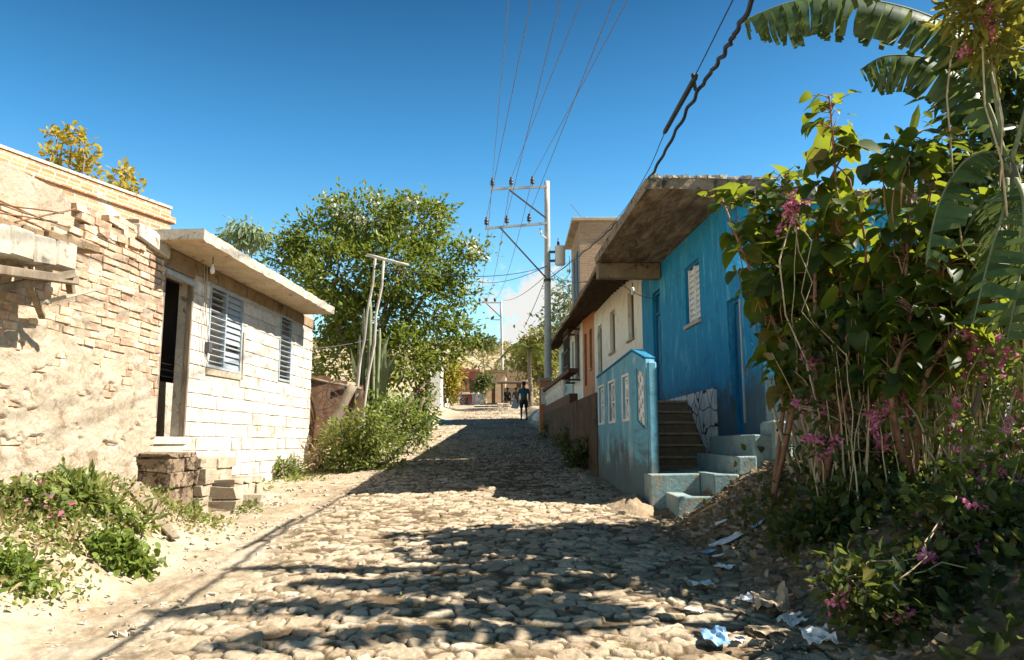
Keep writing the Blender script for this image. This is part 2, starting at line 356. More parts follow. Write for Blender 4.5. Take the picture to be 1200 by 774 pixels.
def wood_to(mb, base, targets, r0, r1, n=6, a=.07, fork=.35):
    base = Vector(base); top = Vector((0, 0, 0))
    for t in targets: top += Vector(t)
    top = top/len(targets); fk = base.lerp(top, fork); mb.tube(wig(base, fk, 5, a*.6), [r0*(1-.35*i/5) for i in range(6)], 9)
    for t in targets: mb.tube(wig(fk, t, n, a), [r0*.62*(1-i/n)+r1*i/n for i in range(n+1)], 6)
def tree(name, label, cat, base, blobs, n, size, lm, group=None, r0=.16, per=12, sig=.3, T=T_SIMPLE, shell=.5, droop=0, trunkmat='bark', twigs=40, extra=None, flat=.8):
    t = thing(name, label, cat, base, 0, group)
    c = crown('crown', lm, t, blobs, n, size, per, sig, T, shell, droop, flat=flat)
    mb = MB(); wood_to(mb, base, [b[:3] for b in blobs[:9]], r0, .02)
    for k in rng.choice(len(c), min(twigs, len(c)), replace=False):
        b = min(blobs, key=lambda b: (b[0]-c[k][0])**2+(b[1]-c[k][1])**2+(b[2]-c[k][2])**2)
        mb.tube(wig(b[:3], c[k], 4, .08), [.022, .018, .014, .01, .005], 5)
    mb.build('trunk', M[trunkmat], t, True)
    if extra: extra(t, c)
    return t
def pxblobs(L, Y, dy=.5):
    """crown lobes from their place in the view: (px, py, radius px[, extra depth])"""
    out = []
    for b in L:
        d = Y+(b[3] if len(b) > 3 else random.uniform(-dy, dy)); p = at(b[0], b[1], d); out.append((p.x, p.y, p.z, b[2]/FPX*d))
    return out
# ================================================================== SETTING: street, ground, hill
def build_street():
    ys = [2.2]
    while ys[-1] < 64: ys.append(ys[-1]+max(.010, .0022*ys[-1]*(1 if ys[-1] < 13 else 1.8)))
    ys = np.array(ys)
    xs = np.concatenate([np.arange(-7.2, -4.2, .06), np.arange(-4.2, -3.0, .02), np.arange(-3.0, 2.6, .0105), np.arange(2.6, 6.4, .04)])
    X, Y = np.meshgrid(xs, ys); x = X.ravel(); y = Y.ravel()
    z = G(x, y)
    el = -2.25-.035*np.minimum(y, 16)+.55*fbm(x*.0+3, y*.45, 21)+.35*fbm(x*1.6, y*1.6, 8); er = 1.75-.045*(y-9)*ss(9, 12, y)+.5*fbm(x*1.3, y*1.3, 31)+.5*(1-ss(4, 8, y))
    m = ss(-.25, .25, x-el)*(1-ss(-.25, .25, x-er))
    wear = np.clip(.5+1.5*fbm(x*.55, y*.55, 77), 0, 1)
    # cobbles: jittered cells
    cw, ch = .195, .16
    wx = x+.06*fbm(x*3, y*3, 51); wy = y+.06*fbm(x*3+9, y*3, 52)
    u = wx/cw+.5*(np.floor(wy/ch) % 2); v = wy/ch; iu = np.floor(u); iv = np.floor(v)
    f1 = np.full(x.shape, 9.); f2 = f1.copy(); sid = np.zeros(x.shape); dx1 = sid.copy(); dy1 = sid.copy()
    for a in (-1, 0, 1, 2):
        for b in (-1, 0, 1):
            cu = iu+a; cv = iv+b
            row = np.floor(wy/ch)+b; shift = .5*(row % 2)-.5*(np.floor(wy/ch) % 2)
            jx = hsh(cu, row, 1); jy = hsh(cu, row, 2); w = hsh(cu, row, 3)
            px = cu+.5+(jx-.5)*.92; py = cv+.5+(jy-.5)*.9
            dx = (px-u)*cw; dy = (py-v)*ch
            d = np.sqrt(dx*dx+dy*dy)/(.6+.95*w)
            new = d < f1
            f2 = np.where(new, f1, np.minimum(f2, d)); f1 = np.where(new, d, f1)
            sid = np.where(new, hsh(cu, row, 4), sid); dx1 = np.where(new, dx, dx1); dy1 = np.where(new, dy, dy1)
    gap = f2-f1
    dome = 1-np.exp(-np.maximum(gap-.006, 0)/.009)
    top = .6+.4*sid
    tilt = (dx1*(np.mod(sid*37, 1)-.5)+dy1*(np.mod(sid*91, 1)-.5))*.75
    rough = .012*fbm(x*9, y*9, 61, 2)+.018*fbm(x*28, y*28, 63, 3)
    stone = (.031*dome*top+tilt*dome*.42+rough*dome)
    bury = .019*wear**1.5
    st = np.maximum(stone-bury, .004*fbm(x*9, y*9, 15, 3))
    dirt = .05*fbm(x*2.2, y*2.2, 41)+.045*fbm(x*9, y*9, 43, 4)
    z = z+m*st+(1-m)*dirt
    edge = np.maximum(1-ss(-7.2, -6.6, x), ss(5.9, 6.4, x)); z = z-.25*edge-.25*ss(60, 64, y)
    ismort = 1-ss(.004, .016, stone-bury+.006*fbm(x*20, y*20, 71, 2))
    nx = len(xs); ny = len(ys); i = np.arange((ny-1)*(nx-1)); r = i//(nx-1); c = i % (nx-1); k = r*nx+c
    F = np.stack([k, k+1, k+nx+1, k+nx], 1)
    t = NT('cobbles_and_dirt'); v = t.coord()
    def attr(n): a = t.n('ShaderNodeAttribute'); a.attribute_name = n; return a.outputs['Fac']
    big = t.noise(v, .8, 5, .6); f = t.noise(v, 30, 6, .7); mid = t.noise(v, 7, 5, .65)
    sc = t.ramp(attr('sid'), [(0, (.21, .15, .09)), (.3, (.38, .29, .19)), (.6, (.52, .42, .30)), (.8, (.32, .24, .155)), (1, (.44, .355, .25))])
    dc = t.ramp(mid, [(.3, (.24, .17, .10)), (.7, (.40, .32, .22))])
    dc = t.mix(t.step(big, .45, .62), dc, (.42, .345, .25))
    gr = t.ramp(mid, [(.35, (.07, .055, .022)), (.65, (.15, .11, .055))])
    mc = t.mix(t.step(t.noise(v, 2.2, 4), .45, .6), (.105, .068, .036), gr)
    sx = t.n('ShaderNodeSeparateXYZ'); t.l(v, sx.inputs[0])
    soil = t.step(t.math('ADD', sx.outputs[0], t.math('MULTIPLY', mid, 1.2)), 1.7, 2.5); dc = t.mix(soil, dc, t.ramp(mid, [(.3, (.11, .07, .035)), (.7, (.26, .18, .10))]))
    col = t.mix(attr('mort'), sc, mc); col = t.mix(attr('mask'), dc, col)
    col = t.mix(.5, col, t.ramp(f, [(.28, (.5, .5, .5)), (.72, (1.45, 1.45, 1.45))]), 'MULTIPLY')
    mat = t.done(col, .9, t.bump(f, .9, .014))
    o = npmesh('street', np.stack([x, y, z], 1), F, mat, None, smooth=True, attrs=dict(sid=sid, mort=ismort, mask=m))
    o['kind'] = 'structure'
build_street()
def build_ground():
    xs = np.concatenate([np.linspace(-900, -120, 14), np.linspace(-110, -20, 46), np.linspace(-18, 18, 37), np.linspace(20, 110, 46), np.linspace(120, 900, 14)])
    ys = np.concatenate([np.linspace(-60, 58, 60), np.linspace(60, 200, 95), np.linspace(210, 1500, 22)])
    X, Y = np.meshgrid(xs, ys); x = X.ravel(); y = Y.ravel(); z = G(x, y)
    ins = ss(-7.6, -6.6, x)*(1-ss(5.8, 6.8, x))*ss(.5, 2.8, y)*(1-ss(61, 66, y)); z = z-.12-.5*ss(-6.9, -5.9, x)*(1-ss(5.0, 6.0, x))*(y > 2.9)*(y < 60.5)
    nx = len(xs); ny = len(ys); i = np.arange((ny-1)*(nx-1)); r = i//(nx-1); c = i % (nx-1); k = r*nx+c
    t = NT('dry_earth'); v = t.coord()
    n = t.noise(v, .12, 8, .7); f = t.noise(v, 3, 6, .7)
    c1 = t.ramp(n, [(.35, (.30, .23, .13)), (.55, (.40, .32, .20)), (.68, (.20, .19, .08))])
    c1 = t.mix(.5, c1, t.ramp(f, [(.3, (.5, .5, .5)), (.7, (1.4, 1.4, 1.4))]), 'MULTIPLY')
    o = npmesh('ground', np.stack([x, y, z], 1), np.stack([k, k+1, k+nx+1, k+nx], 1), t.done(c1, .95, t.bump(f, .6, .1)), None, smooth=True)
    o['kind'] = 'structure'
build_ground()
# ================================================================== LEFT: block house and brick house (wall line X = -5.316 + .061 Y)
LB, LT = -5.316, .061
LA = math.atan(1/LT)                     # local x runs up the street, local -y faces it
LK = math.sqrt(1+LT*LT)
def onL(px, py, off=0): return on(px, py, LB+off, LT)
def lu(Y, Y0): return (Y-Y0)*LK
Y0 = 10.1
def lrot(): return LA
def LP(Y): return (LB+LT*Y, Y)
bh = thing('block_house', 'whitewashed concrete block house with louvred windows and flat overhanging slab roof', 'house', (*LP(Y0), 0), LA)
def block_house():
    holes = [(.06, .87, 1.74, 3.97), (lu(11.52, Y0), lu(12.77, Y0), 2.79, 4.07), (lu(14.5, Y0), lu(15.15, Y0), 2.83, 4.10)]
    x1 = lu(16.42, Y0)
    mb = MB(); mb.wall(0, x1, .2, 4.42, .002, .2, holes); mb.wall(0, x1, .2, 4.42, 2.9, 3.1, [(.3, .62, 2.2, 3.0), (.72, 1.0, 2.1, 3.0)])
    for xa in (0, x1-.18): mb.box(xa, xa+.18, .201, 2.899, .2, 4.42)
    mb.box(.181, x1-.181, .201, 2.899, 1.5, 1.72)
    # blocks laid as blocks
    z = .72; r = 0
    while z < 3.98:
        h = .198; x = -.2 if r % 2 else 0
        x += .0
        while x < x1:
            a, b = max(x, 0.0), min(x+.396, x1); x += .412
            if b-a < .05: continue
            segs = [(a, b)]
            for hx0, hx1, hz0, hz1 in holes:
                if z+h > hz0-.03 and z < hz1+.03:
                    ns = []
                    for s0, s1 in segs:
                        if s1 <= hx0 or s0 >= hx1: ns.append((s0, s1)); continue
                        if s0 < hx0: ns.append((s0, hx0-.01))
                        if s1 > hx1: ns.append((hx1+.01, s1))
                    segs = ns
            for s0, s1 in segs:
                if s1-s0 > .03: p = random.uniform(-.003, .003); mb.box(s0, s1, -.012+p, .03, z, z+h-.010*random.random(), 1, .007)
        z += .207; r += 1
    mb.build('wall', [M['palecrete'], M['block']], bh, bevel=.006)
    b2 = MB(); b2.box(.9, x1+.004, -.02, .06, 4.10, 4.30); b2.box(0, .9, -.022, .06, 4.02, 4.30, jit=.008)
    b2.build('lintel_beam', M['darkcrete'], bh, bevel=.01)
    # roof slab with a ragged edge
    rf = MB(); n = 40; xa, xb = -.25, lu(15.8, Y0)
    top, bot = [], []
    for i in range(n+1):
        x = xa+(xb-xa)*i/n; e = -.65+.02*random.uniform(-1, 1); bot.append((x, e+.02*random.random())); top.append((x, e))
    for i in range(n):
        (ax, ay), (bx_, by_) = top[i], top[i+1]; (cx, cy), (dx, dy) = bot[i], bot[i+1]
        zt0, zt1 = 4.45+.006*random.random(), 4.45+.006*random.random(); zb = 4.31
        rf.add([(cx, cy, zb), (dx, dy, zb), (bx_, by_, zt1), (ax, ay, zt0)], [(0, 1, 2, 3)])
        rf.add([(ax, ay, zt0), (bx_, by_, zt1), (bx_, 3.3, 4.45), (ax, 3.3, 4.45)], [(0, 1, 2, 3)])
        rf.add([(cx, cy, zb), (dx, dy, zb), (dx, 3.3, zb), (cx, 3.3, zb)], [(3, 2, 1, 0)], 1)
    rf.add([(xa, bot[0][1], 4.31), (xa, 3.3, 4.31), (xa, 3.3, 4.45), (xa, top[0][1], 4.45)], [(3, 2, 1, 0)])
    rf.add([(xb, bot[-1][1], 4.31), (xb, 3.3, 4.31), (xb, 3.3, 4.45), (xb, top[-1][1], 4.45)], [(0, 1, 2, 3)])
    rf.build('roof', [M['palecrete'], mottled('stained_soffit', (.40, .30, .19), (.55, .45, .31), 2, .95, .4, .01, (.22, .13, .07), (.55, .68))], bh)
    # doorway
    d = MB(); d.box(.045, .085, -.015, .1, 1.74, 3.93); d.box(.84, .88, -.02, .06, 1.74, 3.93); fr = d.build('door_frame', M['wood'], bh, bevel=.005)
    d = MB(); d.beam((.05, -.03, 3.95), (.88, -.03, 3.93), .05, .05); d.build('frame_bar', M['alu'], fr)
    d = MB()
    for zz in (1.80, 2.16, 2.5): d.box(.10, .82, .5, .53, zz, zz+.09)
    for xx in (.10, .44, .78): d.box(xx, xx+.05, .532, .56, 1.76, 2.55)
    d.build('door', M['darkwood'], bh, bevel=.004)
    d = MB()
    for k in range(7): d.add([(.2+.1*k, .7+.05*(k % 2), 1.9), (.3+.1*k, .7+.05*((k+1) % 2), 1.9), (.3+.1*k, .7+.05*((k+1) % 2), 3.05), (.2+.1*k, .7+.05*(k % 2), 3.05)], [(0, 1, 2, 3)])
    d = MB(); d.box(.0, .93, -.03, .05, 1.64, 1.738, jit=.006); d.build('door_sill', M['palecrete'], bh, bevel=.01)
    # louvre windows
    def window(h, closed_from, bay):
        x0_, x1_, z0_, z1_ = h; w = MB(); t = .045
        w.box(x0_, x0_+t, -.02, .06, z0_, z1_); w.box(x1_-t, x1_, -.02, .06, z0_, z1_); w.box(x0_+t, x1_-t, -.02, .06, z0_, z0_+t); w.box(x0_+t, x1_-t, -.02, .06, z1_-t, z1_)
        if bay: xm = x0_+bay; w.box(xm-.02, xm+.02, -.025, .06, z0_+t, z1_-t)
        f = w.build('window', M['alu'], bh, bevel=.004)
        def slats(a, b, opened, name):
            s = MB(); n = 12; dz = (z1_-z0_-.1)/n
            for k in range(n):
                zc = z0_+.05+dz*(k+.5); ang = random.uniform(-.04, .04)+(-.05 if opened else 1.25)
                if not opened and k == 3: ang = .5
                hw = dz*(.42 if opened else .5); s.obox(((a+b)/2, .02, zc), ((b-a)/2, 0, 0), (0, math.cos(ang)*hw, math.sin(ang)*hw), (0, -math.sin(ang)*.006, math.cos(ang)*.006))
            s.build(name, M['alu'], f)
        if bay: slats(x0_+t, xm-.02, True, 'open_slats'); slats(xm+.02, x1_-t, False, 'closed_slats')
        else: slats(x0_+t, x1_-t, True, 'open_slats')
        k = MB(); k.box(x0_, x1_, .75, .78, z0_-.2, z1_+.1); k.build('room_shade_sheet', M['black'], f)  # black sheet behind the slats stands in for the unlit room
    window(holes[1], .5, .58); window(holes[2], 0, 0)
    s = MB(); s.box(lu(12.79, Y0), lu(12.86, Y0), -.03, .02, 2.72, 3.5, jit=.01); s.box(lu(11.5, Y0), lu(12.8, Y0), -.025, .02, 2.69, 2.785, jit=.01); s.build('window_sill', M['plaster'], bh)
    mbx = MB(); mbx.box(1.32, 1.42, -.09, -.014, 3.0, 3.16); e = mbx.build('meter_box', M['darksteel'], bh, bevel=.006)
    w = MB(); w.tube([(1.22, -.03, 4.3), (1.2, -.05, 4.0), (1.24, -.04, 3.6), (1.3, -.06, 3.3), (1.36, -.05, 3.17)], .010, 6); w.tube([(1.12, -.03, 4.3), (1.15, -.06, 3.8), (1.1, -.05, 3.4), (1.18, -.06, 3.0), (1.3, -.09, 2.86), (1.38, -.07, 2.98)], .008, 6); w.build('wire', M['palewood'], e)
    b = MB(); b.tube([(.72, -.35, 4.31), (.72, -.35, 4.2)], .006, 6); bb = b.build('bulb_cord', M['rubber'], bh)
    b = MB(); b.lathe((.72, -.35, 4.06), [(.004, 0), (.028, .012), (.036, .045), (.03, .08), (.017, .11), (.017, .14)], 12); b.build('light_bulb', M['white'], bb)
block_house()

br = thing('brick_house', 'crumbling brick house with sandy plaster peeling from its sunlit street wall', 'house', (*LP(6.2), 0), LA)
def brick_house():
    U1 = lu(10.13, 6.2)
    def top(u): Y = 6.2+u/LK; return float(np.interp(Y, [6.2, 7.5, 8.38, 9.0, 9.45, 10.13], [3.9, 3.95, 4.05, 4.3, 4.38, 4.27]))
    core = MB(); n = 30
    for i in range(n):
        a, b = U1*i/n, U1*(i+1)/n; ta, tb = top(a)-.05, top(b)-.05
        core.add([(a, .0, .3), (b, .0, .3), (b, .0, tb), (a, .0, ta), (a, .3, .3), (b, .3, .3), (b, .3, tb), (a, .3, ta)], [(0, 1, 2, 3), (7, 6, 5, 4), (3, 2, 6, 7)])
    core.add([(U1, 0, .3), (U1, .3, .3), (U1, .3, top(U1)-.05), (U1, 0, top(U1)-.05)], [(0, 1, 2, 3)])
    core.box(.02, 3.0, .31, 3.3, .3, .5); core.wall(-.3, U1, .3, 3.9, 3.3, 3.5)
    w = core.build('wall', M['mortar'], br)
    bk = MB(); z = .8; r = 0
    while z < 4.5:
        u = -random.random()*.2-(.13 if r % 2 else 0)
        while u < U1:
            L = random.uniform(.19, .30); a, b = max(u, 0), min(u+L, U1+.012*random.random()); u += L+random.uniform(.008, .02)
            if b-a < .04 or z+.08 > top((a+b)/2)+random.uniform(-.05, .12): continue
            if random.random() < .03: continue
            p = random.uniform(-.012, .008); h = random.uniform(.066, .084)
            up = z > top((a+b)/2)-.25
            zz = z+.05*float(fbm(np.array(a*.9), np.array(z*.7), 3)); bk.box(a, b, -.020+p, .1 if not up else .28, zz, zz+h, 0, .010)
        z += .092; r += 1
    bk.build('brick_course', M['brick'], br, bevel=.006)
    # plaster skin, thick low down, gone higher up
    us = np.linspace(0, U1+.004, 240); zs = np.linspace(.5, 4.35, 230); Ug, Zg = np.meshgrid(us, zs); u = Ug.ravel(); z = Zg.ravel(); Yw = 6.2+u/LK
    lim = np.interp(Yw, [6.2, 7.3, 8.3, 9.3, 10.2], [2.75, 2.75, 2.7, 2.5, 2.2])+1.3*fbm(u*1.2, z*1.2, 4)+.4*fbm(u*5, z*5, 14)
    th = .030*(1-ss(-.35, .5, z-lim))+.030*fbm(u*2.6, z*2.6, 6)+.022*fbm(u*9, z*16, 7, 3)
    patch = ss(.16, .22, fbm(u*1.7+5, z*2.1, 24)+.10*(z > 3.9))*(z < 3.3)
    spall = ss(.12, .20, fbm(u*3.1, z*5.5, 33))
    y = -.012-th+.045*spall
    y = np.minimum(y, -.007)                              # mortar fills the joints nearly flush
    y = np.where(z > 3.72+.1*fbm(u*3, z*3, 2), .05, y)
    nx = 240; i = np.arange(229*239); rr = i//239; cc = i % 239; k = rr*nx+cc
    npmesh('plaster', np.stack([u, y, z], 1), np.stack([k, k+1, k+nx+1, k+nx], 1), M['plaster'], br, smooth=True)
    c = MB(); c.prism([(U1-.75, 4.22), (U1+.03, 4.12), (U1+.03, 4.28), (U1-.35, 4.40), (U1-.75, 4.40)], -.07, .3); c.build('corner_beam', M['palecrete'], br, bevel=.015)
brick_house()

aw = thing('broken_awning', 'broken concrete awning with splintered timbers hanging from the brick wall', 'awning', (*LP(6.2), 0), LA)
def awning():
    def q(px, py, o): p = onL(px, py, o); return ((p.y-6.2)*LK, -o, p.z)
    c = MB(); a = q(-60, 268, .5); b = q(82, 304, .5)
    for k in range(5):                                    # lintel cast in five lengths
        t0, t1 = k/5, (k+1)/5-.003; P = Vector(a).lerp(Vector(b), t0); Q = Vector(a).lerp(Vector(b), t1); P.z += random.uniform(-.015, .015); c.beam(P, Q, .2, .27)
    c.build('lintel', M['concrete'], aw, bevel=.02)
    s = MB()
    for k in range(7):
        u = -.4+.3*k; s.box(u, u+.27, -.60+.08*random.random(), -.02, 3.42+.03*k, 3.50+.03*k+.02*random.random(), 0, .02)
    s.build('roof_slab', M['darkcrete'], aw, bevel=.015)
    t = MB()
    for p, r, w in [((-40, 312, .55), (90, 330, .58), .10), ((-30, 345, .35), (88, 322, .62), .09), ((30, 316, .5), (50, 372, .08), .06), ((0, 350, .12), (18, 300, .5), .08), ((82, 318, .5), (86, 345, .5), .07)]:
        t.beam(q(*p), q(*r), w, w*.8)
    t.build('timber', M['wood'], aw, bevel=.006)
    t = MB(); t.beam(q(48, 356, .25), q(116, 340, .62), .05, .035); t.build('plank', M['palewood'], aw)
    rb = MB()
    for p, r in [((-40, 232, .2), (78, 252, .7)), ((-40, 244, .3), (70, 262, .6)), ((0, 240, .3), (85, 268, .5)), ((20, 262, .55), (92, 246, .7))]: rb.tube(wig(q(*p), q(*r), 6, .02), .008, 6)
    rb.build('rebar', M['tin'], aw)
    bks = MB()
    for k in range(26):
        p = q(random.uniform(70, 185), 0, 0); u = random.uniform(1.9, 3.2); bks.box(u, u+.22, -.015-.03*random.random(), .2, 4.02+.09*(k % 3)+.05*(u-1.9), 4.1+.09*(k % 3)+.05*(u-1.9), 0, .012)
    bks.build('loose_bricks', M['brick'], aw)
awning()

def tall_house():
    # line through the view: top edge from (0,170) to (200,243), seen beyond the block house
    e = at(200, 250, 20); s = (.4, 1); ang = math.atan2(1, .4); k = math.hypot(.4, 1)
    t = thing('two_storey_house', 'taller bare brick and cinder block house rising behind the left walls', 'house', (e.x, e.y, 0), ang)
    zt = e.z
    m = MB(); m.wall(-9, 0, 1, zt-2.05, 0, .2); m.box(-.2, 0, .201, 5, 1, zt-.12); m.build('lower_wall', M['cinder'], t)
    m = MB(); m.wall(-9, 0, zt-2.05, zt-1.25, -.012, .2); m.build('block_band', M['cinder'], t)
    m = MB(); m.wall(-9, 0, zt-1.25, zt-.3, -.03, .2); m.build('brick_band', M['bandbrick'], t)
    m = MB(); m.box(-9, .12, -.10, 5.1, zt-.298, zt-.12); m.box(-9, .0, -.02, .22, zt-.118, zt+.10); m.build('cornice', M['bandbrick'], t, bevel=.02)
    m = MB(); m.box(-9, .0, -.05, .25, zt+.102, zt+.17); m.build('coping', M['palecrete'], t)
    m = MB(); m.box(-2.1, -1.9, -.12, .0, zt-.85, zt-.72); m.build('drain_brick', M['brick'], t)
    m = MB(); p = Vector((-4.2, -.1, zt-2.2)); m.tube([p, p+Vector((.25, 0, 2.0))], .02, 6); m.build('pipe', M['palewood'], t)
tall_house()
def step():
    t = thing('doorstep', 'rough masonry doorstep with stained side below the open doorway', 'step', (*LP(10.1), 0), LA)
    gz = .55
    def courses(m, x0, x1, y0, z0, z1, jit):
        z = z0; k = 0
        while z < z1-.02:
            h = min(random.uniform(.13, .24), z1-z); x = x0-random.uniform(0, .05)
            while x < x1-.03:
                L = min(random.uniform(.2, .5), x1-x); m.box(x, x+L-.008, y0-random.uniform(-.03, .04), -.01, z, z+h-.006, 0, jit); x += L
            z += h; k += 1
    m = MB(); m.box(-.28, .40, -.42, -.012, gz-.2, 1.50); courses(m, -.30, .42, -.45, gz-.2, 1.54, .022); m.build('upper_block', mottled('stained_masonry', (.25, .17, .10), (.42, .32, .22), 3.5, .95, 1.0, .05, (.07, .042, .022), (.48, .6), island=.5), t, bevel=.035, seg=3)
    m = MB(); m.box(.46, 1.39, -.50, -.012, gz-.2, 1.42); m.box(.76, 1.54, -.82, -.012, gz-.2, 1.12); m.box(.98, 1.70, -1.11, -.012, gz-.2, .88); courses(m, .43, 1.42, -.52, gz-.2, 1.46, .018); courses(m, .72, 1.58, -.86, gz-.2, 1.16, .03); courses(m, .95, 1.75, -1.15, gz-.2, .92, .04); m.build('lower_block', M['plaster'], t, bevel=.035, seg=3)
    for k in range(12):
        m = MB(); x = random.uniform(-.3, 1.2); y = random.uniform(-1.1, -.55); r = random.uniform(.04, .10); m.box(x-r, x+r, y-r, y+r, gz+.02, gz+.08+r, 0, .03); m.build('footing_stone', M['stone'], t, bevel=.02)
step()

# ------------------------------------------------------------------ roof-top trees seen over the left walls
tree('small_tree', 'sparse yellow-tipped tree top rising above the tall left brick house', 'tree', (-13.4, 23.5, g(-13.4, 23.5)), pxblobs([(66, 160, 9), (85, 158, 13), (100, 172, 10), (72, 180, 14), (95, 185, 14), (60, 182, 9), (104, 205, 12), (85, 200, 15), (66, 198, 12)], 23), 420, .2, L_yellow, per=6, sig=.11, r0=.12, shell=.3, T=T_OVAL)
tree('small_tree', 'low tuft of yellow leaves showing over the tall house roof edge', 'tree', (-11.3, 23.5, g(-11.3, 23.5)), pxblobs([(132, 208, 7), (146, 204, 8), (155, 216, 7), (140, 222, 9), (163, 226, 5)], 23), 220, .2, L_yellow, per=6, sig=.12, r0=.08, shell=.3, T=T_OVAL)
# ------------------------------------------------------------------ left: flowering tree and what stands under it
def blossoms(mat, n, size, sig, zmin=None, seln=20):
    def f(t, c):
        sc = c[:, 2]+.25*c[:, 0]-.3*c[:, 1]; cc = c[sc > np.quantile(sc, zmin)] if zmin else c
        P = cc[rng.choice(len(cc), min(seln, len(cc)), replace=False)]; idx = np.repeat(np.arange(len(P)), n)
        Q = P[idx]+rng.normal(size=(len(idx), 3))*sig; N = rng.normal(size=Q.shape); N[:, 2] += .8
        V, F = leaves(Q, rng.normal(size=Q.shape), N, size*rng.uniform(.7, 1.3, len(Q)), T_OVAL); npmesh('blossom', V, F, mat, t, True)
    return f
TB = pxblobs([(375, 285, 42), (430, 262, 44), (490, 262, 40), (345, 305, 34), (400, 325, 52, -.8), (465, 315, 52, -.8), (520, 310, 36), (380, 370, 50), (440, 380, 52, .3), (500, 360, 44), (548, 298, 18), (545, 345, 20), (470, 420, 42, -.6), (515, 410, 26), (540, 385, 18), (395, 420, 36), (335, 282, 16), (510, 245, 16), (400, 245, 20), (560, 295, 10), (540, 392, 12)], 22.5)
tree('flowering_tree', 'large dense green tree with white flower clusters above the log fence', 'tree', (-3.95, 23, g(-3.95, 23)), TB, 22000, .165, L_tree, r0=.2, per=24, sig=.22, shell=.5, extra=blossoms(L_white, 26, .14, .11, .86, 18), twigs=70)
tree('drooping_tree', 'pale drooping tree peeking out left of the flowering tree', 'tree', (-12.2, 34, g(-12.2, 34)), pxblobs([(272, 275, 8), (288, 270, 9), (303, 277, 8), (284, 286, 6)], 34), 620, .36, L_grey, per=12, sig=.28, droop=1.6, T=T_LONG, r0=.12)
# cactus
def cactus():
    b = at(432, 500, 18.2); t = thing('column_cactus', 'tall grey-green column cactus among the leaning poles', 'cactus', (b.x, b.y, g(b.x, b.y)))
    for (x0, x1, yt, r) in [(424, 427, 362, .05), (431, 434, 352, .055), (419, 422, 392, .045), (439, 445, 385, .05), (436, 438, 402, .045)]:
        p, q = at(x0, 505, 18.2+random.uniform(-.2, .2)), at(x1, yt, 18.2); m = MB(); k = 9; n = 16
        pts = [p.lerp(q, i/k) for i in range(k+1)]; b0 = len(m.v); m.tube(pts, [r*1.05]*k+[r*.45], n)
        for i in range(k+1):
            for j in range(0, n, 2): v = Vector(m.v[i*n+j]); m.v[i*n+j] = tuple(pts[i]+(v-pts[i])*.68)
        m.build('stem', M['cactus'], t, True)
    m = MB(); V = []
    for k in range(26):                                       # sword leaves at its foot
        p = at(random.uniform(420, 452), random.uniform(440, 470), 18.4); d = Vector((random.uniform(-.5, .5), random.uniform(-.3, .3), 1)).normalized(); L = random.uniform(.7, 1.25); s_ = d.cross(Vector((0, 1, 0))).normalized()*.05
        m.add([p-s_, p+s_, p+d*L*.6+s_*.8, p+d*L, p+d*L*.6-s_*.8], [(0, 1, 2, 3, 4)])
    m.build('sword_leaf', M['cactus'], t, True)
cactus()
def tpost():
    b = at(414, 455, 17.6); t = thing('wooden_post', 'bleached T-shaped wooden post of two leaning poles and a crossbar', 'post', (b.x, b.y, g(b.x, b.y)))
    for (a, c) in [((414, 470), (440, 300)), ((424, 480), (450, 303))]:
        m = MB(); p, q = at(*a, 17.6), at(*c, 17.4); p.z -= .5; m.tube(wig(p, q, 6, .012), [.036, .036, .034, .033, .032, .03, .028], 8); m.build('pole', M['palewood'], t, True)
    m = MB(); m.tube(wig(at(430, 299, 17.36), at(478, 311, 17.2), 4, .01), .036, 8); m.build('crossbar', M['palewood'], t, True)
tpost()
logs = [((384, 508), (414, 452), 16.2, .11, 'wood', 'thick grey log leaning beside the block house corner'), ((398, 512), (425, 458), 16.8, .05, 'darkwood', 'thin dark pole leaning behind the thick grey log'),
        ((470, 525), (497, 466), 18.6, .055, 'wood', 'brown fence pole leaning over the street edge shrubs'), ((450, 500), (478, 462), 19.2, .06, 'palewood', 'pale split log leaning in the log fence'), ((456, 505), (484, 464), 19.0, .05, 'wood', 'grey pole leaning beside the pale split log'), ((440, 498), (475, 517), 18.0, .05, 'darkwood', 'dark rail fallen across the leaning fence poles')]
for a, c, Y, r, mm, lab in logs:
    m = MB(); p, q = at(*a, Y), at(*c, Y+.2); P = wig(p, q, 6, .02); m.tube(P, [r*(1.1-.05*i+.06*random.random()) for i in range(7)], 9); tag(m.build('log', M[mm]), lab, 'log', 'logs of the rustic fence')
